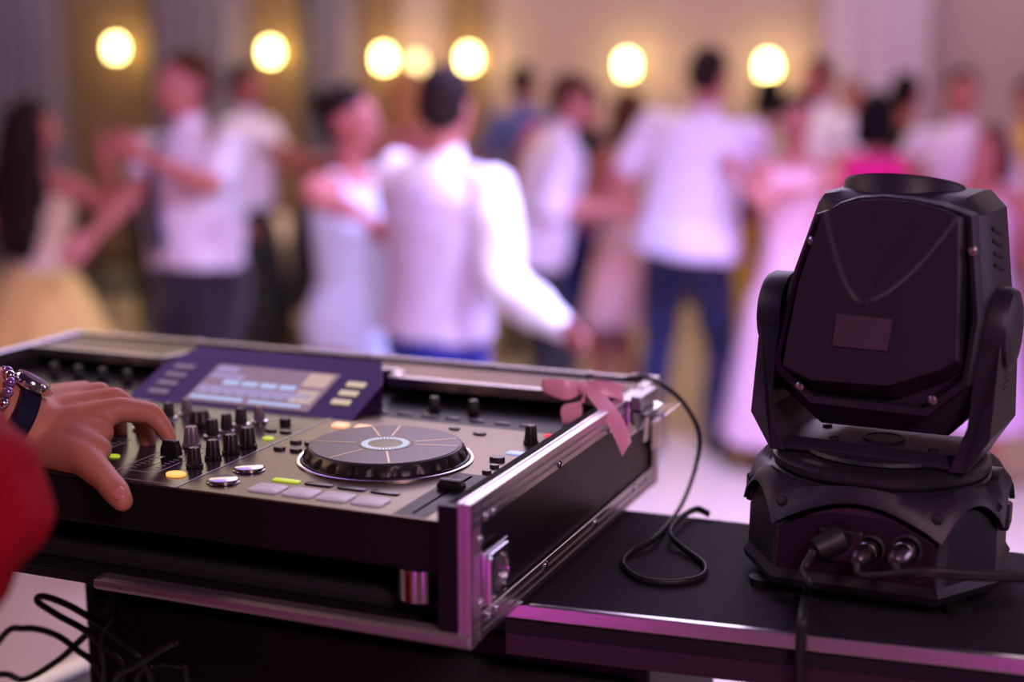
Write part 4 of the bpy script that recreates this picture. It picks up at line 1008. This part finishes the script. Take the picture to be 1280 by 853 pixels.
# ---- loose cables at the lower left below the case
def cb(label, pts, r=.0035, gr='loose cables below the case'):
    return cable('cable', label, [atY(x, y, yy) for x, y, yy in pts], r, gr=gr)
M_cabs = M_rub
cb('black cable making a pointed loop beside the loudspeaker', [(20, 1000, .30), (150, 860, .12), (120, 800, .1), (70, 768, .1), (47, 752, .1), (56, 746, .1), (95, 762, .1), (150, 800, .09), (190, 850, .1), (230, 1000, .2)])
cb('black cable crossing the pale floor in a high arc, lower left', [(-60, 900, .2), (0, 800, .12), (30, 786, .12), (65, 792, .12), (95, 812, .11), (130, 850, .1), (150, 960, .15)])
cb('black cable running up to the right across the lower left corner', [(-120, 900, .2), (-10, 846, .12), (30, 850, .12), (70, 828, .12), (95, 806, .12), (130, 770, .1), (145, 735, .11)])
cb('dark cable with a turned-up end in front of the loudspeaker', [(120, 1000, .2), (140, 862, .1), (175, 830, .08), (210, 808, .07), (222, 803, .06)], .004)
cb('thin brown cable hanging in a narrow loop before the loudspeaker', [(135, 1000, .2), (132, 862, .1), (127, 810, .09), (130, 790, .09), (142, 770, .09), (146, 738, .11)], .0028)
cb('dark cable curling low in front of the loudspeaker', [(160, 1000, .2), (170, 856, .1), (195, 832, .1), (220, 832, .1), (235, 850, .1), (240, 980, .2)], .0035)

# ================================================================== THE DJ (left edge)
def djbase():
    RED = mat('shirt_red', srgb(140, 3, 22), .8, bump=.3, bscale=500, spec=.15, var=.08)
    base = Vector((-.47, -.40, 0)); face = 172
    M = Matrix.Translation(base) @ Matrix.Rotation(math.radians(face), 4, 'Z'); Mi = M.inverted()
    k = 1.0
    def loc(p): return Mi @ Vector(p)
    B = MB(); b = 1.0
    TR = [(.86, .150, .11, .01), (.95, .160, .118, .01), (1.03, .152, .112, .0), (1.1, .148, .108, 0), (1.2, .158, .112, 0), (1.3, .172, .118, 0), (1.38, .175, .105, 0), (1.44, .145, .08, .005), (1.48, .066, .06, .01)]
    def er(z, rx, ry, y=0, n=20): return [Vector((rx*math.cos(2*PI*i/n), y+ry*math.sin(2*PI*i/n), z)) for i in range(n)]
    B.loft([er(z, rx*.86, ry*.86, y) for z, rx, ry, y in TR])
    E = lambda c, r: B.ell(c, r)
    B.cap((0, .01, 1.43), .056, (0, 0, 1.57), .052)
    E((0, .008, 1.655), (.072, .090, .100)); E((0, -.03, 1.60), (.056, .058, .072)); E((0, -.055, 1.565), (.034, .03, .026))
    B.cap((0, -.082, 1.655), .009, (0, -.106, 1.617), .0135); E((0, -.070, 1.672), (.05, .022, .012)); E((0, -.083, 1.588), (.022, .010, .009))
    for s in (1, -1): E((s*.073, .012, 1.635), (.009, .019, .030))
    sl = Vector((.19, -.01, 1.42)); sr = Vector((-.19, 0, 1.41))
    # left arm (reaches over the mixer)
    wr = loc(atY(36, 536, .035)); el = loc(atY(-230, 360, -.06))
    B.cap((.1, 0, 1.42), .052, sl, .05); B.cap(sl, .05, el, .042); B.cap(el, .042, el.lerp(wr, .5), .038); B.cap(el.lerp(wr, .5), .038, wr, .029)
    # right arm: upper arm down, elbow near the picture's left edge, hand on the hip
    er_ = loc(atD(-66, 640, .95)); hr = loc(atD(-190, 960, 1.0))
    B.cap((-.1, 0, 1.41), .052, sr, .05); B.cap(sr, .05, er_, .04); B.cap(er_, .038, hr, .026)
    D_ = (hr-er_).normalized(); N_ = D_.cross(Vector((0, 1, 0))).normalized(); Wd = D_.cross(N_)
    for j in range(4):
        q = hr+D_*.075+Wd*(j-1.5)*.019; B.cap(hr+D_*.01+Wd*(j-1.5)*.011, .015, q, .012, n=8); B.cap(q, .010, q+(D_+N_*.4)*.035, .009, n=8); B.cap(q+(D_+N_*.4)*.035, .009, q+(D_+N_*.8)*.055, .008, n=8)
    B.cap(hr+D_*.02, .014, hr+D_*.05+Wd*.045, .011, n=8)
    for s in (1, -1):
        B.cap((s*.088, 0, .9), .082, (s*.1, -.02, .5), .056); B.cap((s*.1, -.02, .5), .054, (s*.11, 0, .085), .036); B.cap((s*.11, .03, .04), .034, (s*.11, -.13, .027), .024)
    low = B
    # left hand, finger by finger
    def q(px, py, y): return loc(atY(px, py, y))
    H = MB()
    def c(a, ra, b_, rb): H.cap(q(*a), ra, q(*b_), rb, n=14)
    c((22, 528, .03), .029, (50, 534, .045), .0285)
    # metacarpals fan out from the wrist
    mI, mM, mR, mP = (150, 512, .085), (143, 499, .105), (124, 491, .12), (104, 488, .132)
    c((48, 545, .040), .0235, mI, .0125); c((48, 530, .050), .0235, mM, .0125); c((46, 516, .060), .0215, mR, .0115); c((44, 508, .068), .020, mP, .0105)
    c((60, 550, .045), .024, (125, 530, .085), .014); c((60, 540, .055), .022, (118, 515, .10), .014)
    c((85, 550, .046), .022, (124, 541, .058), .014); c((100, 556, .040), .019, (122, 562, .034), .0135)
    # index
    iP, iD, iT = (190, 517, .108), (205, 536, .110), (212, 549, .108)
    c(mI, .0125, iP, .0108); c(iP, .0105, iD, .0090); c(iD, .0088, iT, .0076)
    # middle
    mP1, mD1, mT1 = (176, 520, .135), (184, 545, .132), (187, 565, .127)
    c(mM, .0122, mP1, .0106); c(mP1, .0104, mD1, .0090); c(mD1, .0088, mT1, .0076)
    # ring
    rP, rD, rT = (146, 517, .155), (150, 545, .152), (153, 564, .148)
    c(mR, .0115, rP, .010); c(rP, .0098, rD, .0086); c(rD, .0084, rT, .0072)
    # little
    lP, lD, lT = (122, 525, .165), (128, 548, .162), (132, 563, .160)
    c(mP, .0105, lP, .009); c(lP, .0088, lD, .0076); c(lD, .0074, lT, .0064)
    # thumb
    t0, t1, t2, t3 = (62, 562, .035), (104, 572, .022), (133, 600, .006), (153, 627, -.008)
    c(t0, .0215, t1, .0165); c(t1, .0162, t2, .0122); c(t2, .0122, (146, 616, -.004), .0122); c((146, 616, -.004), .0120, t3, .0098)
    c((70, 575, .040), .013, (110, 575, .03), .014)      # muscle of the thumb
    H.bm.verts.ensure_lookup_table()
    # arm and hand joined: append hand shapes to the body mesh
    me_ = bpy.data.meshes.new('t'); H.bm.to_mesh(me_); H.bm.free(); low.bm.from_mesh(me_); bpy.data.meshes.remove(me_)
    body = low.build('person', skin('skin_dj', srgb(196, 128, 98)), local=True, voxel=.0034, sm=5)
    body.matrix_world = M; WM[body.name] = M
    tag(body, 'person in a red shirt at the left edge, hand on the mixer, wearing a watch', 'person')
    for s in (1, -1):
        e = MB().ell((s*.029, -.0765, 1.648), (.0125, .008, .009), None, 10, 6); e.mi = 1; e.ell((s*.029, -.083, 1.648), (.006, .004, .006), None, 8, 6)
        e.build('eye', [M_eye, M_iris], body, local=True, smooth=True)
    MB().ell((0, -.091, 1.588), (.021, .007, .0075)).build('lips', M_lip, body, local=True, smooth=True)
    MB().ell((0, .020, 1.680), (.079, .090, .088)).ell((0, .035, 1.64), (.078, .076, .075)).build('hair', HD, body, local=True, voxel=.008, sm=2, wrinkle=.004, wscale=30)
    # nail on the thumb
    a_ = q(146, 616, -.004); t_ = q(153, 627, -.008); ax = (t_-a_).normalized(); camd = (loc(CAMP)-t_).normalized()
    nn = (camd-ax*camd.dot(ax)).normalized(); sd_ = ax.cross(nn)
    R3 = Matrix((sd_, ax, nn)).transposed()
    MB().ell(t_+nn*.0086-ax*.0035-sd_*.001, (.0058, .0078, .0022), R3).build('thumbnail', mat('nail', srgb(216, 140, 132), .22, coat=.4), body, local=True, smooth=True)
    # shirt
    c_ = MB()
    c_.loft([er(z, .192, .148, .01) for z in (.885, .95)]+[er(1.03, .18, .14, .005)])
    c_.loft([er(z, rx+g, ry+g, y) for (z, rx, ry, y), g in zip(TR[1:-1], (.010, .018, .022, .02, .016, .014, .012))]+[er(1.475, .072, .068, .01)])
    c_.cap((.1, 0, 1.405), .066, sl, .064); c_.cap(sl, .064, el, .055); c_.cap(el, .056, el.lerp(wr, .18), .05)
    f0 = loc(atD(-66, 566, .97)); c_.cap(f0, .046, loc(atD(-56, 610, .96)), .056)
    c_.cap((-.1, 0, 1.405), .066, sr, .066); c_.cap(sr, .066, er_, .064); c_.cap(er_, .064, er_.lerp(hr, .75), .050)
    c_.cap((0, .012, 1.46), .063, (0, .005, 1.505), .060)
    c_.build('shirt', RED, body, local=True, voxel=.006, sm=3, wrinkle=.009, wscale=14)
    tr2 = MB(); tr2.loft([er(*t) for t in ((.84, .155, .115, .01), (.90, .166, .124, .012), (.97, .170, .128, .01), (1.02, .162, .122, .0))])
    for s in (1, -1): tr2.cap((s*.088, 0, .9), .096, (s*.1, -.02, .5), .073); tr2.cap((s*.1, -.02, .5), .073, (s*.11, 0, .085), .058)
    tr2.build('trousers', BLK, body, local=True, voxel=.01, sm=3, wrinkle=.006)
    for s in (1, -1): MB().cap((s*.11, .035, .044), .042, (s*.11, -.15, .034), .032).build('shoe', M_shoe, body, local=True, voxel=.01, sm=2)
    # watch: worn thing of its own with strap, case, crown
    ax = (q(50, 534, .045)-q(10, 515, .022)).normalized(); wc = q(14, 523, .025)
    Mq = ax.to_track_quat('Z', 'Y').to_matrix()
    wt = thing('wristwatch', "steel watch with dark blue face on the DJ's wrist", 'watch', M @ wc, 0)
    ww = lambda p: M @ p
    st = MB(); n = 40
    RW = M.to_3x3() @ Mq
    cw = ww(wc)
    def rr(r, h, e=0): return [cw+RW @ Vector((r*math.cos(2*PI*i/n), r*math.sin(2*PI*i/n), h)) for i in range(n)]
    MB().loft([rr(.0325, -.010), rr(.0355, -.009), rr(.0355, .009), rr(.0325, .010)]).build('strap', mat('strap_navy', (.012, .012, .04), .3, .3), wt, smooth=True, auto=40)
    cd = (Vector(CAMP)-cw).normalized(); axw = (M.to_3x3() @ ax); cd = (cd-axw*cd.dot(axw)).normalized()
    upw = Vector((0, 0, 1)); upw = (upw-axw*upw.dot(axw)).normalized(); fd = (cd*.12+upw*1.0).normalized()
    Q2 = Matrix((axw.cross(fd).normalized(), axw, fd)).transposed()
    MB().lathe(cw+fd*.033, [(.017, 0), (.0185, .002), (.0185, .007), (.0165, .010), (.015, .010)], 40, M=Q2).build('watch_case', M_steel, wt, smooth=True, auto=35)
    MB().lathe(cw+fd*.033, [(.0001, .0085), (.0155, .0085), (.0155, .0102), (.0001, .0105)], 40, M=Q2).build('watch_face', mat('watch_dial', (.05, .07, .22), .1, .3), wt, smooth=True, auto=35)
    MB().lathe(cw+fd*.038+axw*.0185, [(.003, 0), (.003, .005), (.0001, .005)], 14, M=Mq).build('crown', M_steel, wt, smooth=True, auto=35)
    # link bracelet / beads above the watch
    br_ = thing('bead_bracelet', 'purple and silver bead bracelet worn above the watch', 'bracelet', ww(q(0, 505, .02)))
    bc = ww(wc)-axw*.024
    for i in range(20):
        a2 = 2*PI*i/20; p = bc+RW @ Vector((.0365*math.cos(a2), .0365*math.sin(a2), 0))
        MB().ell(p, (.0052, .0052, .0052), None, 10, 8).build('bead', M_steel if i % 3 == 0 else mat('bead_violet', (.35, .2, .5), .15, .6), br_, smooth=True)
djbase()
